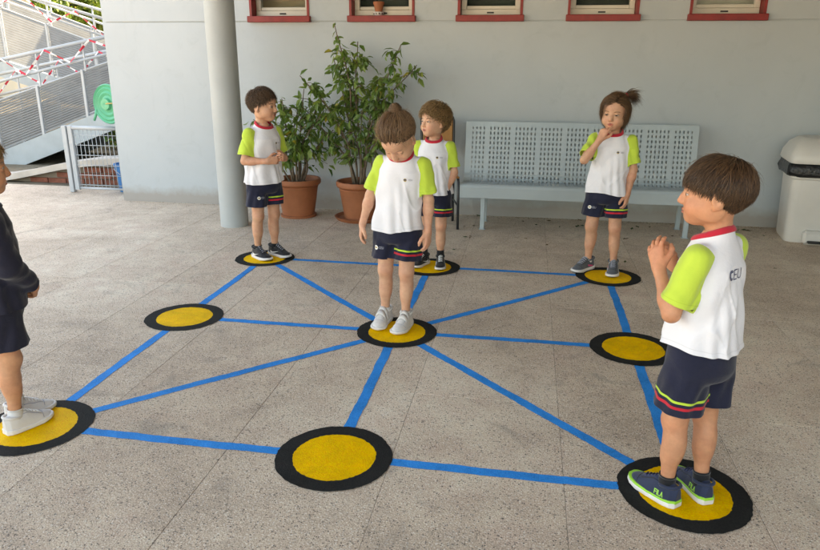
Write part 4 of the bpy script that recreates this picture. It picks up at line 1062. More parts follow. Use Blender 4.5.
    for mk_ in spec.get('marks', ()):
        for sd_ in (-1, 1):
            if mk_[0] == 'swoosh':
                n_ = 10; Q_ = []
                lo_ = lambda u: (-.030 + .085 * u, .026 + .030 * u ** 1.6 - .010 * math.sin(PI * min(1, u * 1.6)) * (u < .62)); hi_ = lambda u: (-.030 + .085 * u, .040 - .012 * math.sin(PI * min(1, u * 1.2)) + .020 * max(0, u - .35) ** 1.1 * 1.3)
                Pl = [(-.020, .046), (-.026, .036), (-.022, .028), (-.010, .026), (.010, .031), (.050, .045)]; Ph = [(-.020, .046), (-.019, .041), (-.013, .037), (-.003, .036), (.014, .0375), (.050, .045)]
                for i in range(5): Q_.append([Pl[i], Ph[i], Ph[i + 1], Pl[i + 1]])
                quads = [[(v[0] + .012, v[1] - .004) for v in q] for q in Q_]; ux, uy = (0, 1, 0), (0, 0, 1)
            elif mk_[0] == 'fila':
                hh = .015; f = -1 if sd_ < 0 else 1
                quads = strokes([[(mk_[2] + (f * (x * hh * .8 - .022)), .030 + yv * hh + .0) for x, yv in Lx] for Lx in FILA], .0032); ux, uy = (0, 1, 0), (0, 0, 1)
            else:
                quads = [[(-.012, .024), (-.012, .031), (.03, .040), (.03, .030)]]; ux, uy = (0, 1, 0), (0, 0, 1)
            oo = decal(mk_[0] if mk_[0] != 'fila' else 'lettering', quads, (sd_ * .06, 0, 0), ux, uy, (-sd_, 0, 0), bv, mk_[1], sh)
            if oo:
                n_ = len(oo.data.vertices); a_ = np.zeros(n_ * 3, np.float32); oo.data.vertices.foreach_get('co', a_); a_ = X(a_.reshape(-1, 3)); oo.data.vertices.foreach_set('co', a_.astype(np.float32).ravel())
                oo.name = {'swoosh': 'swoosh_mark', 'fila': 'lettering'}.get(mk_[0], 'side_mark')
    return sh

def person(P):
    s = P['s']; skin = np.array(P['skin']); H = {'R': 1, 'L': -1}
    Z = lambda *a: np.array(a, float)
    px, py = P.get('pelvis', (0, 0)); cx_, cy_ = P.get('chest', (px, py)); tw = P.get('twist', 0)
    def sh_(z): return np.interp(z, [.30, .55, .80, 1.1], [px, px, cx_, cx_ + (cx_ - px) * .4]), np.interp(z, [.30, .55, .80, 1.1], [py, py, cy_, cy_ + (cy_ - py) * .4])
    rt = rotm(tw)
    hip = {k: Z(px + H[k] * .056, py, .540 + P.get('hipz', {}).get(k, 0)) for k in 'RL'}
    feet = P['feet']; ank = {k: Z(feet[k][0], feet[k][1], .060) for k in 'RL'}
    knee = {}
    for k in 'RL':
        m_ = hip[k] * .49 + ank[k] * .51; fy = R(feet[k][2]); fw = Z(-math.sin(fy), math.cos(fy), 0); knee[k] = m_ + fw * (.012 + P.get('knee', {}).get(k, 0)) 
    shd = {k: Z(cx_, cy_, 0) + rt @ Z(H[k] * .109, -.008, .830 + P.get('shz', {}).get(k, 0)) for k in 'RL'}
    arm = {}
    for k in 'RL':
        a = P['arms'][k]; el = shd[k] + nrm(a['u']) * .168; wr = el + nrm(a['f']) * .150; arm[k] = (el, wr)
    hp = P['head']; neck_b = Z(cx_, cy_ - .012, .868); hyaw, hpit, hrol = hp['rot']
    HR = rotm(hyaw, hpit, hrol); hpos = Z(cx_, cy_, 0) + Z(*hp.get('pos', (0, .006, 1.005)))
    hsc = hp.get('size', 1.0); XH = lambda V: ((V * hsc) @ HR.T + hpos) * s
    parts = []; cols = []
    # head and neck
    F = head_field(HR.T @ (hpos * 0 + np.array([0, 0, 0]) + HR @ np.array([0, -.018, -.045])), HR.T @ (neck_b - hpos) / hsc, hp.get('open', .66)); V, Q = F.mesh()
    parts.append((XH(V), Q)); cols.append(skin_head_cols(V, skin, P['brow']))
    # arms and hands
    for k in 'RL':
        el, wr = arm[k]; a = P['arms'][k]; hs = .98
        pts = np.array([shd[k], el, wr, wr + nrm(a['h']) * .12]); F = Fld(pts.min(0) - .06, pts.max(0) + .06, .0027)
        F.caps(shd[k], el, .0290, .0248, .01); fd = nrm(wr - el)
        F.caps(el, el + fd * .05, .0255, .0252, .012); F.caps(el + fd * .04, wr, .0252, .0162, .015); F.caps(wr - fd * .01, wr + nrm(a['h']) * .012, .0160, .0155, .012)
        add_hand(F, wr + nrm(a['h']) * .004, a['h'], a['palm'], a['thumb'], hs, a.get('curl', (22, 28, 18)), a.get('spread', 4), a.get('th', (.35, .25)))
        V, Q = F.mesh(); parts.append((V * s, Q)); c = np.tile(skin, (len(V), 1)); dk = np.clip((np.linalg.norm(V - wr, axis=1) < .13) * 1.0, 0, 1)[:, None]
        c = c * (1 - dk * np.array([.0, .06, .06])); w_ = np.exp(-(np.linalg.norm(V - el, axis=1) / .032) ** 2)[:, None] * .3; c = c * (1 - w_) + w_ * skin * np.array([.9, .74, .7]); cols.append(c)
    # torso and legs
    F = Fld((px - .24, min(py, cy_) - .22, .035), (px + .24, max(py, cy_) + .22, .90), .0052)
    for z0, z1, r0, r1 in ((.56, .66, .076, .074), (.66, .76, .076, .080), (.76, .84, .078, .055), (.84, .88, .05, .04)):
        a = np.array([*sh_(z0), z0]); b_ = np.array([*sh_(z1), z1]); F.caps(a, b_, r0 * .85, r1 * .85, .03)
    for k in 'RL':
        F.caps(np.array([*sh_(.83), .83]), shd[k], .045, .030, .02)
        kn, an = knee[k], ank[k]; F.caps(hip[k], kn, .054, .0375, .02)
        F.ell(kn + nrm(Z(-math.sin(R(feet[k][2])), math.cos(R(feet[k][2])), 0)) * .012 + Z(0, 0, -.004), (.025, .029, .029), .018)
        cf = kn * .68 + an * .32; bk = -Z(-math.sin(R(feet[k][2])), math.cos(R(feet[k][2])), 0); F.caps(kn, kn * .45 + an * .55, .0325, .0275, .02); F.caps(kn * .5 + an * .5, an, .0275, .0205, .02); F.ell(cf + bk * .014, (.0315, .031, .062), .022)
    V, Q = F.mesh(); parts.append((V * s, Q)); c = np.tile(skin * np.array([1, .98, .97]), (len(V), 1))
    for k in 'RL':
        w_ = np.exp(-(np.linalg.norm(V - knee[k] - nrm(Z(-math.sin(R(feet[k][2])), math.cos(R(feet[k][2])), 0)) * .035, axis=1) / .030) ** 2)[:, None] * .45; c = c * (1 - w_) + w_ * skin * np.array([.92, .72, .68])
    cols.append(c)
    n0 = 0; VV = []; QQ = []
    for V, Q in parts: VV.append(V); QQ.append(Q + n0); n0 += len(V)
    body = mk('person', np.concatenate(VV), np.concatenate(QQ), 'skin', None, True, np.concatenate(cols))
    body.location = P['loc']; body.rotation_euler = (0, 0, R(P['face'] - 90)); tag(body, P['label'], 'child', 'children standing on the painted floor game')
    # eyes
    if hp.get('open', .66) > .3:
        for x in (-1, 1):
            n1, n2 = 16, 24; V = []; cc = []; g_ = nrm((hp.get('gaze', 0), 1, -.05))
            e1 = nrm(np.cross(g_, (0, 0, 1))); e2 = np.cross(e1, g_)
            for i in range(n1 + 1):
                th = PI * i / n1
                for j in range(n2):
                    ph = 2 * PI * j / n2; d = g_ * math.cos(th) + (e1 * math.cos(ph) + e2 * math.sin(ph)) * math.sin(th); V.append(np.array([x * .0295, .0700, -.004]) + d * .0128); cc.append((.008, .006, .005) if th < .28 else (P['iris'] if th < .62 else (.46, .41, .38)))
            Fq = np.array([(i * n2 + j, i * n2 + (j + 1) % n2, (i + 1) * n2 + (j + 1) % n2, (i + 1) * n2 + j) for i in range(n1) for j in range(n2)])
            mk('eye', XH(np.array(V)), Fq, 'eye', body, True, np.array(cc))
    # ---------------- shirt
    long_ = P.get('sweater'); seed = P['seed']; rs = np.random.RandomState(seed); f1, f2, f3, f4 = rs.uniform(0, 6.28, 4)
    hem = P.get('hem', .515); G = Fld((px - .30, py - .30, hem - .06), (px + .30, py + .30, .93), .0048)
    # bbox must hold sleeves too
    q = np.array([shd['R'], shd['L'], arm['R'][0], arm['L'][0]] + ([arm['R'][1], arm['L'][1]] if long_ else [])); lo = np.minimum(q.min(0) - .09, (min(px, cx_) - .16, min(py, cy_) - .15, hem - .05)); hi = np.maximum(q.max(0) + .09, (max(px, cx_) + .16, max(py, cy_) + .15, .93)); G = Fld(lo, hi, .0048)
    zt = [hem - .06, hem, .56, .64, .72, .80, .84, .87, .895, .93]; rx_ = np.array([.131, .128, .123, .114, .111, .107, .088, .066, .052, .047]) * P.get('girth', 1); ry_ = np.array([.104, .103, .099, .091, .087, .080, .065, .055, .049, .044]) * P.get('girth', 1)
    ct, st = math.cos(R(tw)), math.sin(R(tw))
    def torso(X, Y, Zz, fold=True):
        sx, sy = sh_(Zz); rx = np.interp(Zz, zt, rx_); ry = np.interp(Zz, zt, ry_); f = np.clip((Zz - .52) / .28, 0, 1)
        x0, y0 = X - sx, Y - sy; c_, s_ = np.cos(R(tw) * f), np.sin(R(tw) * f); x1 = x0 * c_ + y0 * s_; y1 = -x0 * s_ + y0 * c_
        e = (np.abs(x1 / rx) ** 2.3 + np.abs(y1 / ry) ** 2.3) ** (1 / 2.3) - 1; d = e * np.minimum(rx, ry) * .95
        if fold:
            th = np.arctan2(y1, x1); lw = np.clip((.80 - Zz) / .25, 0, 1)
            d = d + lw * (.0060 * np.sin(5 * th + f1 + 9 * (Zz - .6)) * np.sin(2 * th + f2) + .0036 * np.sin(11 * th + f3 + 14 * (Zz - .6) + 2 * np.sin(3 * th)))
            d = d + .0036 * np.sin(38 * (Zz + .35 * np.abs(x1)) + f4 + 2.5 * np.sin(2 * th + f1)) * np.clip((Zz - hem) / .1, 0, 1) * np.clip((.84 - Zz) / .08, 0, 1)
            cr = lambda a_: (1 - np.abs(np.sin(a_))) ** 5
            d = d - .0050 * cr(16 * Zz + 1.6 * th + 1.2 * np.sin(3 * th + f2) + f3) * np.clip(np.sin(2 * th + f4) + .25, 0, 1) * np.clip((.82 - Zz) / .1, 0, 1) - .0040 * cr(11 * Zz - 2.3 * th + 1.5 * np.sin(2 * th + f1) + f2) * np.clip(np.sin(3 * th + f1), 0, 1) * np.clip((.80 - Zz) / .1, 0, 1)
        return d
    G.put(torso, (px - .2, py - .2, hem - .05), (px + .2, py + .2, .93), 0)
    slv = {}; kk = .88 if not long_ else None
    for k in 'RL':
        el, wr = arm[k]; u = nrm(el - shd[k]); a = shd[k] - u * .01; b_ = el + u * .03
        if not long_:
            nck = np.array([cx_, cy_, 0]) + rt @ Z(H[k] * .045, -.010, .842); G.caps(nck, shd[k] - Z(0, 0, .004), .031, .032, .022)
            cut = P.get('sleeve', .84) * .168
            def sl_(X, Y, Zz, a=a, u=u, k=k, cut=cut):
                x, y, z = X - a[0], Y - a[1], Zz - a[2]; t = x * u[0] + y * u[1] + z * u[2]; tc = np.clip(t, 0, .22)
                rd = np.sqrt((x - u[0] * tc) ** 2 + (y - u[1] * tc) ** 2 + (z - u[2] * tc) ** 2)
                return np.maximum(t - cut - .006, rd - (np.interp(tc, [0, .05, .15, .22], [.035, .0405, .0480, .051]) + .0026 * np.sin(60 * t + 5 * H[k] + 3 * np.sin(40 * x)) * np.clip(t / .05, 0, 1) + .002 * np.sin(90 * x + 70 * y + f2) - .0055 * ((1 - np.abs(np.sin(24 * t + 30 * x - 26 * y + f1 + H[k]))) ** 4) * np.clip(t / .04, 0, 1) * np.clip(np.sin(40 * (x - y) + f3) + .4, 0, 1)))
            G.put(sl_, np.minimum(a, b_) - .07, np.maximum(a, b_) + .07, .022); slv[k] = (sl_, a, u, cut)
        else:
            def sl_(X, Y, Zz, k=k, el=el, wr=wr):
                w_ = nrm(wr - el); d = smin(d_caps(X, Y, Zz, shd[k], el, .047, .043), np.maximum(d_caps(X, Y, Zz, el, wr + w_ * .02, .043, .033), (X - wr[0]) * w_[0] + (Y - wr[1]) * w_[1] + (Zz - wr[2]) * w_[2] + .016), .02)
                return d + .0024 * np.sin(70 * X + 40 * Zz + f1) * np.sin(55 * Y - 60 * Zz + f2) + .002 * np.sin(110 * Zz + 60 * X)
            pp = np.array([shd[k], el, wr]); nck = np.array([cx_, cy_, 0]) + rt @ Z(H[k] * .045, -.010, .846); G.caps(nck, shd[k] - Z(0, 0, .006), .032, .040, .025)
            G.put(sl_, pp.min(0) - .08, pp.max(0) + .08, .02); slv[k] = (sl_, wr, nrm(wr - el), -.022)
    V, Q = G.mesh(); T = tris_of(Q)
    th_ = np.arctan2(V[:, 1] - py, V[:, 0] - px); hemv = hem + .006 * np.sin(2 * th_ + f1) + .004 * np.sin(3 * th_ + f2)
    near_t = np.ones(len(V), bool)
    for k in 'RL': near_t &= ~((slv[k][0](*V.T) < .012) & (torso(*V.T, False) > .02))
    (_, _), (V, T) = clip(V, T, np.where(near_t, V[:, 2] - hemv, .05))
    # neck opening: a tilted ellipse
    nc = np.array([cx_, cy_ - .004, P.get('neck_z', .893)]); nd = P.get('neckdrop', .42)
    rel = V - nc; y1 = -rel[:, 0] * st + rel[:, 1] * ct
    (V, T), _ = clip(V, T, rel[:, 2] + y1 * nd)
    rel = V - nc; y1 = -rel[:, 0] * st + rel[:, 1] * ct; ring = V[np.abs(rel[:, 2] + y1 * nd) < 1e-5]
    wv = {}
    for k in 'RL':
        _, a, u, cut = slv[k]; t = (V - a) @ u; ax = np.linalg.norm((V - a) - t[:, None] * u, axis=1)
        (V, T), _ = clip(V, T, np.where((ax < .085) & (t > cut - .03) & (torso(*V.T, False) > .010) & (slv[k][0](*V.T) < .010), t - cut + .0035 * np.sin(3 * np.arctan2(V[:, 1] - a[1], V[:, 0] - a[0]) + f3), -.05))
    bvs = bvh_of(V * s, T); Vh, Th = V, T
    shirt_m = 'navy_knit' if long_ else 'shirt_white'
    if not long_:
        for k in 'RL':
            _, a, u, cut = slv[k]; g_ = slv[k][0](*V.T) - torso(*V.T, False); x1 = (V - np.array([cx_, cy_, 0])) @ rt[:, 0] * H[k]
            g_ = np.maximum(g_ - .004, (.088 - x1) + (V[:, 2] - .86) * .55)
            (Va, Ta), (V, T) = clip(V, T, g_); wv[k] = (Va, Ta)
    shirt = mk('sweater' if long_ else 'shirt', V * s, T, shirt_m, body); thick(shirt, .003 * s)
    def band(nm, V, T, gv, o0, o1, mt_, par, off=.0008):
        V2 = V + vnormals(V, T) * off; V2 = np.concatenate([V2, gv[:, None]], 1)
        (A, TA), _ = clip(V2, T, gv - o1)
        if len(TA) == 0: return
        _, (B_, TB) = clip(A, TA, A[:, 3] - o0)
        if len(TB): mk(nm, B_[:, :3] * s, TB, mt_, par)
    th2 = np.arctan2(V[:, 1] - py, V[:, 0] - px); hv = V[:, 2] - (hem + .006 * np.sin(2 * th2 + f1) + .004 * np.sin(3 * th2 + f2))
    if not long_: band('hem_seam', V, T, hv, .0135, .0155, 'seam_grey', shirt)
    for k in wv:
        so_ = thick(mk('sleeve', wv[k][0] * s, wv[k][1], 'sleeve_lime', shirt), .003 * s); _, a, u, cut = slv[k]
        band('cuff_seam', wv[k][0], wv[k][1], cut - ((wv[k][0] - a) @ u), .0115, .0135, 'seam_lime', shirt)
    # collar ring follows the opening
    ra = np.arctan2(ring[:, 1] - nc[1], ring[:, 0] - nc[0]); od = np.argsort(ra); ra = ra[od]; rg = ring[od]
    aa = np.linspace(-PI, PI, 49)[:-1]; pts = np.stack([np.interp(aa, ra, rg[:, q], period=2 * PI) for q in range(3)], 1)
    for _ in range(4): pts = (np.roll(pts, 1, 0) + 2 * pts + np.roll(pts, -1, 0)) / 4
    t2 = MB(); rings = []
    for q in pts:
        o_ = nrm((q - nc) * np.array([1, 1, 0])); rings.append([tuple(v * s) for v in (q - o_ * .0075 + Z(0, 0, .0095), q - o_ * .0045 + Z(0, 0, .0110), q + o_ * .0030 + Z(0, 0, .0040), q + o_ * .0060 - Z(0, 0, .0045), q + o_ * .0040 - Z(0, 0, .0070), q - o_ * .004 - Z(0, 0, .004))])
    rings.append(rings[0]); t2.loft(rings, False); t2.build('collar', 'navy_knit' if long_ else 'collar_red', shirt, True)
    # chest emblem and back lettering
    ex = rt @ Z(1, 0, 0); fw = rt @ Z(0, 1, 0)
    if not long_:
        o_ = (np.array([cx_, cy_, 0]) - ex * .050 + fw * .0 + Z(0, 0, .772)) * s
        disc = [[(0, 0), (.0085 * math.cos(a), .0085 * math.sin(a)), (.0085 * math.cos(a + .785), .0085 * math.sin(a + .785)), (0, 0)] for a in np.linspace(0, 2 * PI, 9)[:-1]]
        decal('chest_emblem', disc, o_ + fw * .1 + ex * .008, -ex, (0, 0, 1), -fw, bvs, 'mark_gold', shirt, .0025, 2)
        decal('chest_emblem_crown', [[(-.007, -.002), (-.007, .004), (.007, .004), (.007, -.002)]], o_ + fw * .1 + ex * .008, -ex, (0, 0, 1), -fw, bvs, 'mark_navy', shirt, .0032, 2)
        decal('chest_lettering', strokes([[(x, y - .004) for x, y in Lx] for Lx in ceu(.008)], .0016), o_ + fw * .1 - ex * .008, -ex, (0, 0, 1), -fw, bvs, 'mark_grey', shirt, .0025, 1)
        if P.get('backlogo'):
            hh = .028; u0 = -.055
            o_ = (np.array([cx_, cy_, 0]) + Z(0, 0, .775)) * s
            L_ = [[(x, y) for x, y in Lx] for Lx in ceu(hh)]
            L_ += [arc(hh * .375, hh / 2, hh * .25, hh * .36, 60, 300, 8)]
            decal('back_lettering', strokes([[(x - .048, y) for x, y in Lx] for Lx in L_], .0028), o_ - fw * .15, ex, (0, 0, 1), fw, bvs, 'mark_navy', shirt, .0025, 2)
    # ---------------- shorts
    hm = P.get('short_t', .70); G = Fld((px - .23, py - .20, .26), (px + .23, py + .20, .63), .0048)
    def pel(X, Y, Zz):
        rx = np.interp(Zz, [.42, .48, .55, .62], [.098, .112, .109, .102]); ry = np.interp(Zz, [.42, .48, .55, .62], [.075, .094, .091, .085]); e = np.sqrt(((X - px) / rx) ** 2 + ((Y - py) / ry) ** 2) - 1
        return smax(e * .085, np.maximum(.445 - Zz, Zz - .61), .02)
    G.put(pel, (px - .13, py - .1, .42), (px + .13, py + .1, .62), 0)
    lg = {}
    for k in 'RL':
        a = hip[k] + Z(H[k] * .004, 0, -.015); u = nrm(knee[k] - a); Lk = np.linalg.norm(knee[k] - a); b_ = a + u * (Lk * hm + .03)
        def lf(X, Y, Zz, a=a, u=u, Lk=Lk, k=k):
            x, y, z = X - a[0], Y - a[1], Zz - a[2]; t = x * u[0] + y * u[1] + z * u[2]; tc = np.clip(t, 0, Lk * hm + .03)
            xx, yy, zz = x - u[0] * tc, y - u[1] * tc, z - u[2] * tc; rd = np.sqrt(xx ** 2 + yy ** 2 + zz ** 2); th = np.arctan2(yy, xx)
            return rd - np.interp(tc, [0, .08, Lk * hm], [.066, .068, P.get('leg_r', .073)]) + np.clip(t / .1, 0, 1) * (.0030 * np.sin(4 * th + f1 + H[k] + 15 * t) + .002 * np.sin(9 * th + f3 + 30 * t)) + .0018 * np.sin(55 * t + f2 + 2 * np.sin(3 * th)) * np.clip(t / .05, 0, 1)
        G.put(lf, np.minimum(a, b_) - .09, np.maximum(a, b_) + .09, .012); lg[k] = (a, u, Lk * hm)
    V, Q = G.mesh(); T = tris_of(Q)
    for k in 'RL':
        a, u, Lc = lg[k]; t = (V - a) @ u; own = (V[:, 0] - (hip['R'][0] + hip['L'][0]) / 2) * H[k] > -.035
        (V, T), _ = clip(V, T, np.where(own & (t > .05), t - Lc, -.05))
    bvp = bvh_of(V * s, T); shorts = mk('shorts', V * s, T, 'navy' if not long_ else 'navy_knit', body); thick(shorts, .003 * s)
    if not long_:
        a, u, Lc = lg['L']; mid = (hip['R'][0] + hip['L'][0]) / 2
        for nm, o0, o1, mt_ in (('lime_stripe', -.055, -.047, 'stripe_lime'), ('red_stripe', -.036, -.026, 'stripe_red')):
            N_ = vnormals(V, T); V2 = V + N_ * .0014
            sel = V[:, 0] < mid + .004; T2 = T[sel[T].all(1)]; t = (V2 - a) @ u - Lc
            (Va, Ta), _ = clip(V2, T2, t - o1); t = (Va - a) @ u - Lc
            _, (Vb, Tb) = clip(Va, Ta, t - o0)
            if len(Tb): mk(nm, Vb * s, Tb, mt_, shorts)
        o_ = (lg['R'][0] + Z(.030, .12, -.10)) * s
        disc = [[(0, 0), (.012 * math.cos(b_), .012 * math.sin(b_)), (.012 * math.cos(b_ + .785), .012 * math.sin(b_ + .785)), (0, 0)] for b_ in np.linspace(0, 2 * PI, 9)[:-1]]
        decal('leg_emblem', disc, o_, (-1, 0, 0), (0, 0, 1), (0, -1, 0), bvp, 'mark_white', shorts, .002, 2)
        decal('leg_emblem_centre', [[(-.007, -.003), (-.007, .004), (.007, .004), (.007, -.003)]], o_, (-1, 0, 0), (0, 0, 1), (0, -1, 0), bvp, 'mark_gold', shorts, .003, 2)
        decal('leg_lettering', strokes([[(x + .016, y - .005) for x, y in Lx] for Lx in ceu(.011)], .0018), o_, (-1, 0, 0), (0, 0, 1), (0, -1, 0), bvp, 'mark_grey', shorts, .002, 1)
    # ---------------- socks and shoes
    for k in 'RL':
        fy = rotm(feet[k][2]); base = Z(feet[k][0], feet[k][1], 0); hgt = P.get('sock_h', .085); sp = P['shoe']; ssz = sp.get('size', 1.0)
        an = ank[k]; d = nrm(knee[k] - an); pts = [an + d * (z - .06) + Z(0, 0, 0) for z in np.linspace(.04, hgt, 6)]
        rr = [(.0268 if z < .07 else .0268 - (z - .07) * .03) for z in np.linspace(.04, hgt, 6)]
        t = MB(); t.tube([tuple(v * s) for v in pts], [r_ * s for r_ in rr], 20, cap=False, up=(0, 1, 0))
        t.tube([tuple(v * s) for v in (pts[-1] - d * .006, pts[-1], pts[-1] + d * .001)], [(rr[-1] + .0016) * s] * 3, 20, cap=False, up=(0, 1, 0)); sk = t.build('sock', P['sock'], body, True); thick(sk, .0015 * s)
        XS = lambda V, fy=fy, base=base: ((np.asarray(V, float) * ssz) @ fy.T + base + Z(0, 0, .0015)) * s
        make_shoe(body, XS, H[k], sp, s)
    # ---------------- hair
    P['hairfn'](body, XH)
    return body

# ------------------------------------------------------------------ hair styles
def hair_short(c0, c1, seed):
    def fn(body, XH):
        base = away((.01, -.055, .10), .25)
        def flow(p, root, t):
            d = base(p, root, t); fr = np.clip((root[:, 1] - .01) / .05, 0, 1)[:, None]; return d * (1 - .55 * fr) + fr * np.array([.75, .55, -.05])
        L = lambda r, rs: np.interp(r[:, 2], [-.06, 0, .05, .10], [.018, .026, .048, .058]) * rs.uniform(.75, 1.2, len(r))
        hair('hair', body, XH, flow, 5200, L, .0014, (c0, c1), seed, off=(.002, .015), lift=.75, grav=.12, cap_off=.003, jit=.42, fly=500)
    return fn
HLM = [.055, .053, .045, .026, .014, .000, -.042, -.062, -.068]
def hair_mop(c0, c1, seed):
    def fn(body, XH):
        base = away((.012, -.040, .105), .18)
        def flow(p, root, t):
            d = base(p, root, t); return d + np.array([0, 0, -.25])
        def L(r, rs):
            ph = np.degrees(np.abs(np.arctan2(r[:, 0], r[:, 1]))); up = np.interp(r[:, 2], [-.06, 0, .06, .10], [.020, .040, .078, .112]); return up * np.interp(ph, [0, 40, 75, 95, 120, 180], [.76, .76, .64, .58, .90, 1.0]) * rs.uniform(.55, 1.12, len(r))
        hair('hair', body, XH, flow, 8600, L, .0013, (c0, c1), seed, hl=HLM, off=(.004, .015), lift=.35, grav=.30, cap_off=.007, hug=.002, jit=.17, fly=300)
        rs = np.random.RandomState(seed + 4); n_ = 1500; th = R(1) * rs.uniform(100, 180, n_) * np.sign(rs.uniform(-1, 1, n_)); zz = rs.uniform(-.92, -.1, n_); rr = np.sqrt(1 - zz ** 2)
        P_ = SK_C + np.stack([np.sin(th) * rr * .97, np.cos(th) * rr * .97, zz], 1) * SK_R
        def nape(p, root, t): return np.stack([-root[:, 0] * 3, .12 + 0 * root[:, 0], -np.ones(len(root))], 1)
        hair('nape_hair', body, XH, nape, n_, (.022, .048), .0013, (c0, c1), seed + 6, roots=P_, cap=False, off=(.003, .008), lift=.15, grav=.5, jit=.18, hug=.003)
    return fn
def hair_curly(c0, c1, seed):
    def fn(body, XH):
        flow = away((.0, -.035, .10), .15, (0, 0, -.1))
        L = lambda r, rs: np.interp(r[:, 2], [-.06, 0, .06, .10], [.035, .045, .055, .070]) * rs.uniform(.6, 1.25, len(r))
        hair('hair', body, XH, flow, 2600, L, .0019, (c0, c1), seed, off=(.004, .018), lift=.8, grav=.2, curl=(.0125, 7.5), steps=14, cap_off=.006, jit=.40, hug=.012, fly=350)
    return fn
HLG = [.060, .058, .050, .034, .024, .010, -.030, -.055, -.062]
def hair_bun(c0, c1, seed, B=(0, -.086, .100)):
    B = np.array(B)
    def fn(body, XH):
        def flow(p, root, t): d = B - p; return d / (np.linalg.norm(d, axis=1)[:, None] + 1e-6)
        L = lambda r, rs: np.linalg.norm(r - B, axis=1) * 1.18
        hair('hair', body, XH, flow, 6000, L, .0012, (c0, c1), seed, hl=HLG, off=(.003, .011), lift=.2, grav=0, cap_off=.005, steps=12, jit=.08, tipw=2.0, fly=450)
        rs = np.random.RandomState(seed + 1)      # topknot: loops of hair wound round the tie
        def loops(path, rs):
            n, S_ = path.shape[:2]; t = np.linspace(0, 1, S_)[None, :]; a0 = rs.uniform(0, 6.28, (n, 1)); tr = rs.uniform(.8, 2.4, (n, 1)) * 2 * PI; rad = rs.uniform(.012, .030, (n, 1)); h = rs.uniform(-.010, .024, (n, 1)) + .010 * np.sin(3 * t * PI + a0)
            a = a0 + tr * t; rr = rad * np.sqrt(np.clip(1 - ((h - .007) / .026) ** 2, .2, 1)) + .0015 * np.sin(9 * a); ob = nrm((B - SK_C) / SK_R ** 2); e1 = np.array([1., 0, 0]); e2 = np.cross(ob, e1); q = (rr * np.cos(a))[..., None] * e1 + (rr * np.sin(a))[..., None] * e2 + (h + 0 * a)[..., None] * ob; q += rs.normal(0, .0015, (n, 1, 3)); return q + B
        hair('hair_bun', body, XH, flow, 520, (.05, .06), .0013, (c0, c1), seed + 2, roots=np.tile(B, (520, 1)) + rs.normal(0, .01, (520, 3)), cap=False, extra=loops, steps=16, tipw=1.5)
        i = rs.uniform(0, 1, 420); th = rs.uniform(.7, 2.9, 420) * np.sign(rs.uniform(-1, 1, 420)); P_ = SK_C + np.stack([np.sin(th) * .9, np.cos(th) * .9, .42 + .45 * i], 1) * SK_R     # frizz
        fz = away((0, .02, .05), .3, (0, -.25, .15)); hair('loose_hair', body, XH, fz, 420, (.03, .07), .0007, (c1, tuple(np.array(c1) * 1.3)), seed + 3, roots=P_, cap=False, off=(.008, .026), lift=.9, grav=.0, curl=(.006, 5), jit=.5)
    return fn
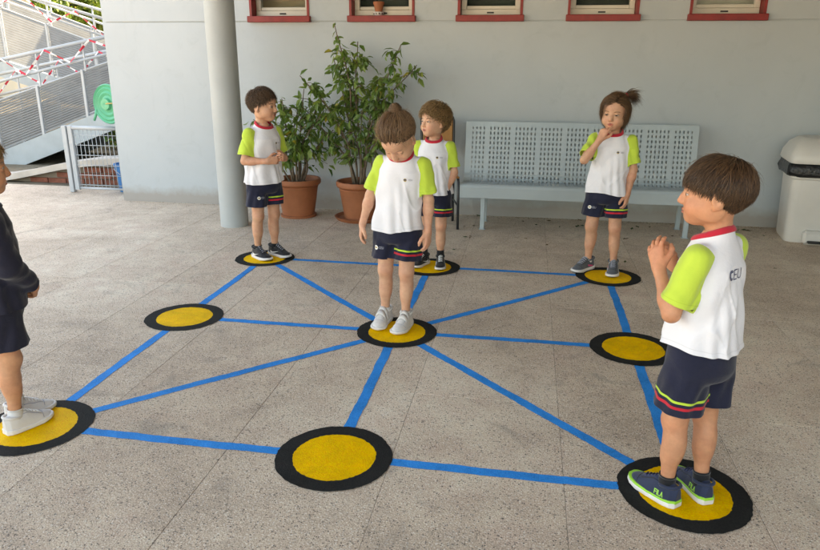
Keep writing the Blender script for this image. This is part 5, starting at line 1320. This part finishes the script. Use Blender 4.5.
def hair_bob(c0, c1, seed, B=(-.042, -.052, .096)):
    B = np.array(B)
    def fn(body, XH):
        part = np.array([.015, 0.0, .12])
        def flow(p, root, t):
            side = np.sign(root[:, 0] + .018 + 1e-6)[:, None]; fr = np.clip((root[:, 1] - .0) / .05, 0, 1)[:, None] * max(0, 1 - 1.6 * t); up = np.clip((root[:, 2] - .062) / .025, 0, 1)[:, None] * (root[:, 1] < .045)[:, None]
            dn = np.concatenate([side * (.25 + 1.3 * fr), -.20 - .75 * fr, -1.0 + .75 * fr], 1); tb = B - p; tb /= np.linalg.norm(tb, axis=1)[:, None] + 1e-6
            return dn * (1 - up) + tb * up
        def L(r, rs):
            up = (r[:, 2] > .075) & (r[:, 1] < .045); ph = np.degrees(np.abs(np.arctan2(r[:, 0], r[:, 1])))
            Ld = (r[:, 2] + np.interp(ph, [0, 60, 110, 180], [.070, .098, .112, .112])) * 1.12; return np.where(up, np.linalg.norm(r - B, axis=1) * 1.15, np.clip(Ld, .03, .22)) * rs.uniform(.88, 1.06, len(r))
        hair('hair', body, XH, flow, 6000, L, .0014, (c0, c1), seed, hl=HLG, off=(.003, .012), lift=.15, grav=.35, cap_off=.006, steps=12, jit=.12, fly=500)
        rs = np.random.RandomState(seed + 9); n_ = 520; sg = np.sign(rs.uniform(-1, 1, n_)); th = R(1) * rs.uniform(62, 120, n_) * sg; zz = rs.uniform(.25, .62, n_); rr = np.sqrt(1 - zz ** 2)
        P_ = SK_C + np.stack([np.sin(th) * rr, np.cos(th) * rr, zz], 1) * (SK_R + .004)
        def dn2(p, root, t): return np.stack([np.sign(root[:, 0]) * .05, .10 - 1.2 * (t < .3) * 0 + 0 * root[:, 0], -np.ones(len(root))], 1)
        hair('side_hair', body, XH, dn2, n_, (.10, .152), .0020, (c0, c1), seed + 8, roots=P_, cap=False, off=(.006, .014), lift=.12, grav=.6, jit=.10, steps=10)
        rs = np.random.RandomState(seed + 5)       # short ponytail springing from the tie
        def pony(path, rs):
            n, S_ = path.shape[:2]; t = np.linspace(0, 1, S_)[None, :, None]; d = nrm((-.55, -.45, .55)) + rs.normal(0, .22, (n, 1, 3)); ln = rs.uniform(.05, .085, (n, 1, 1)); q = B + rs.normal(0, .005, (n, 1, 3)) + d * ln * t + np.array([-.015, -.012, -.075]) * t ** 2.2 * rs.uniform(.6, 1.3, (n, 1, 1)); return q
        hair('ponytail', body, XH, flow, 620, (.05, .06), .0017, (c0, c1), seed + 2, roots=np.tile(B, (620, 1)), cap=False, extra=pony, steps=9)
        t = MB(); d = nrm((-.55, -.45, .55)); e1 = nrm(np.cross(d, (0, 0, 1))); e2 = np.cross(d, e1)
        t.tube([tuple(v) for v in XH(np.array([B + d * .006 + (e1 * math.cos(a) + e2 * math.sin(a)) * .0115 for a in np.linspace(0, 2 * PI, 17)[:-1]]))], .004, 6, True); t.build('hair_tie', 'collar_red', body, True)
    return fn

# ------------------------------------------------------------------ shoes
SH_BLACK = dict(upper='shoe_black', sole='sole_white', lace='mark_grey', marks=[('swoosh', 'mark_white')], label='black trainer with white swoosh and white sole', size=1.02)
SH_WHITE = dict(seam='mark_grey', upper='shoe_white', sole='sole_white', straps=[.030, .058], label='white trainer with two strap fastenings', sole_h=.018, size=1.06)
SH_BOOT = dict(upper='shoe_black', sole='sole_white', lace='mark_white', label='black trainer with white sole', marks=[('swoosh', 'mark_white')], size=.98)
SH_GREY = dict(seam='shoe_black', upper='shoe_grey', sole='sole_white', lace='mark_grey', label='grey trainer with pink mark', marks=[('side_mark', 'mark_pink')], size=1.05)
SH_NAVY = dict(seam='shoe_black', upper='shoe_navy', sole='sole_white', band='sole_lime', lace='mark_navy', label='navy trainer with lime band, white sole and FILA lettering', marks=[('fila', 'mark_lime', -.004)], size=1.0)
SH_PLAIN = dict(seam='mark_grey', upper='shoe_white', sole='sole_white', lace='mark_white', label='plain white trainer', size=.96)
HANG = dict(th=(.2, .35), curl=(18, 26, 18))
def hang(side, u, f, h=None, **kw):
    x = 1 if side == 'R' else -1
    d = dict(u=(x * u[0], u[1], -1), f=(x * f[0], f[1], -1), h=(x * (h or f)[0], (h or f)[1], -1), palm=(-x, -.25, 0), thumb=(0, 1, 0), **HANG); d.update(kw); return d
TAN = (.550, .300, .192); FAIR = (.59, .335, .22)

# boy beside the column
person(dict(seed=1, loc=(-1.205, 1.255, 0), face=-32, s=1.065, skin=TAN, brow=(.05, .03, .02), iris=(.06, .03, .015),
    label='boy in white shirt, navy shorts and black trainers beside the column, hands together',
    feet={'R': (.056, -.02, -6), 'L': (-.056, .02, 6)}, pelvis=(0, .018), chest=(0, .042), head=dict(rot=(26, -2, 0), pos=(0, .012, 1.008), size=.95),
    arms={'R': dict(u=(.22, -.04, -1), f=(-.50, .80, .02), h=(-.85, .45, .08), palm=(-.3, -.9, 0), thumb=(0, 0, 1), curl=(35, 45, 30), th=(.1, .5)),
          'L': dict(u=(-.22, -.02, -1), f=(.45, .82, .06), h=(.75, .55, .25), palm=(.4, -.8, 0), thumb=(0, 0, 1), curl=(40, 55, 35), th=(.1, .5))},
    sock='sock_black', sock_h=.088, shoe=SH_BLACK, hairfn=hair_short((.045, .025, .014), (.150, .085, .045), 3)))
# girl on the central dot, head bowed
person(dict(seed=2, loc=(-.030, .115, 0), face=-98, s=1.04, skin=FAIR, brow=(.27, .14, .085), iris=(.06, .03, .015),
    label='girl with topknot looking down on the central dot, arms hanging',
    feet={'R': (.060, -.012, 0), 'L': (-.060, .012, 0)}, pelvis=(-.014, .0), chest=(-.036, .008), head=dict(rot=(-4, -50, 2), pos=(0, .060, .962), open=.25), neckdrop=.55,
    arms={'R': hang('R', (.36, .02), (.26, .12), (.06, .18)), 'L': hang('L', (.16, .0), (.02, .12), (.05, .15))},
    sock='sock_white', sock_h=.088, shoe=SH_WHITE, hairfn=hair_bun((.070, .038, .021), (.240, .140, .075), 7)))
# curly haired boy behind her
person(dict(seed=3, loc=(.012, 1.262, 0), face=-96, s=.985, skin=FAIR, brow=(.13, .075, .04), iris=(.09, .07, .05),
    label='boy with curly fair hair in front of the school chair, looking aside',
    feet={'R': (.060, 0, -18), 'L': (-.058, 0, 14)}, chest=(0, .0), head=dict(rot=(-36, 3, 0), gaze=.1),
    arms={'R': hang('R', (.15, .02), (.02, .15)), 'L': hang('L', (.20, .02), (-.38, .22), (-.3, .2))},
    sock='sock_black', sock_h=.118, shoe=SH_BOOT, hairfn=hair_curly((.095, .050, .022), (.46, .28, .12), 11)))
# girl by the bench, fingers at her mouth
person(dict(seed=4, loc=(1.165, 1.345, 0), face=-101, s=1.055, skin=TAN, brow=(.09, .05, .03), iris=(.05, .03, .02),
    label='girl in grey trainers before the bench holding her fingers to her mouth',
    feet={'R': (.085, 0, -30), 'L': (-.075, .005, 4)}, pelvis=(.006, 0), chest=(-.002, .002), head=dict(rot=(-9, -5, -3), pos=(.002, .010, 1.004), gaze=.05), shz={'R': .008},
    arms={'R': dict(u=(.20, .58, -.58), f=(-.56, .04, .86), h=(-.40, -.06, .96), palm=(-.25, -1, -.1), thumb=(-.9, 0, .2), curl=[(18, 14, 8), (45, 50, 30), (60, 65, 40), (65, 70, 40)], th=(.2, .4)),
          'L': hang('L', (.16, .04), (-.12, .24), (-.05, .2))},
    sock='sock_white', sock_h=.072, shoe=SH_GREY, hairfn=hair_bob((.055, .028, .014), (.175, .096, .048), 15)))
# boy seen from behind in the front corner
person(dict(seed=5, loc=(1.187, -1.245, 0), face=135, s=1.005, skin=(.535, .255, .145), brow=(.04, .02, .012), iris=(.05, .03, .02), backlogo=True, twist=4,
    label='boy seen from behind in navy and lime trainers with lettering on shirt back',
    feet={'R': (.055, -.026, -24), 'L': (-.055, .026, -4)}, pelvis=(0, .004), chest=(-.010, .008), head=dict(rot=(31, 0, 0), pos=(-.010, .012, 1.006), gaze=0, size=.935),
    arms={'R': dict(u=(.10, .30, -1), f=(-.62, .66, .55), h=(-.22, .50, .82), palm=(-1, .1, .1), thumb=(-.2, -.8, .5), curl=(24, 34, 20), th=(.2, .4), spread=7),
          'L': dict(u=(-.22, .20, -1), f=(.42, .66, .66), h=(.16, .45, .88), palm=(1, .1, .1), thumb=(.2, -.8, .5), curl=(14, 24, 18), th=(.2, .4), spread=8)},
    hem=.550, short_t=.78, sock='sock_black', sock_h=.098, shoe=SH_NAVY, hairfn=hair_mop((.026, .013, .007), (.135, .072, .036), 19)))
# child in the dark sweater at the near corner
person(dict(seed=6, loc=(-1.285, -1.215, 0), face=52, s=1.0, skin=(.55, .27, .150), brow=(.2, .11, .05), iris=(.08, .06, .04), sweater=True, girth=1.06, hem=.50,
    label='child in dark navy sweater and white trainers with hands clasped in front',
    feet={'R': (.052, 0, 14), 'L': (-.052, .03, 8)}, pelvis=(.004, .008), chest=(.006, .022), head=dict(rot=(-6, -2, 0)),
    arms={'R': dict(u=(.16, .22, -1), f=(-.45, .55, -.72), h=(-.80, .20, -.55), palm=(-.5, -.8, 0), thumb=(0, 0, 1), curl=(30, 40, 25), th=(.1, .4)),
          'L': dict(u=(-.15, .20, -1), f=(.45, .50, -.72), h=(.75, .30, -.55), palm=(.4, -.8, 0), thumb=(0, 0, 1), curl=(35, 45, 30), th=(.1, .4))},
    sock='sock_white', sock_h=.095, shoe=SH_PLAIN, short_t=.74, leg_r=.078, hairfn=hair_short((.16, .085, .035), (.42, .27, .12), 23)))
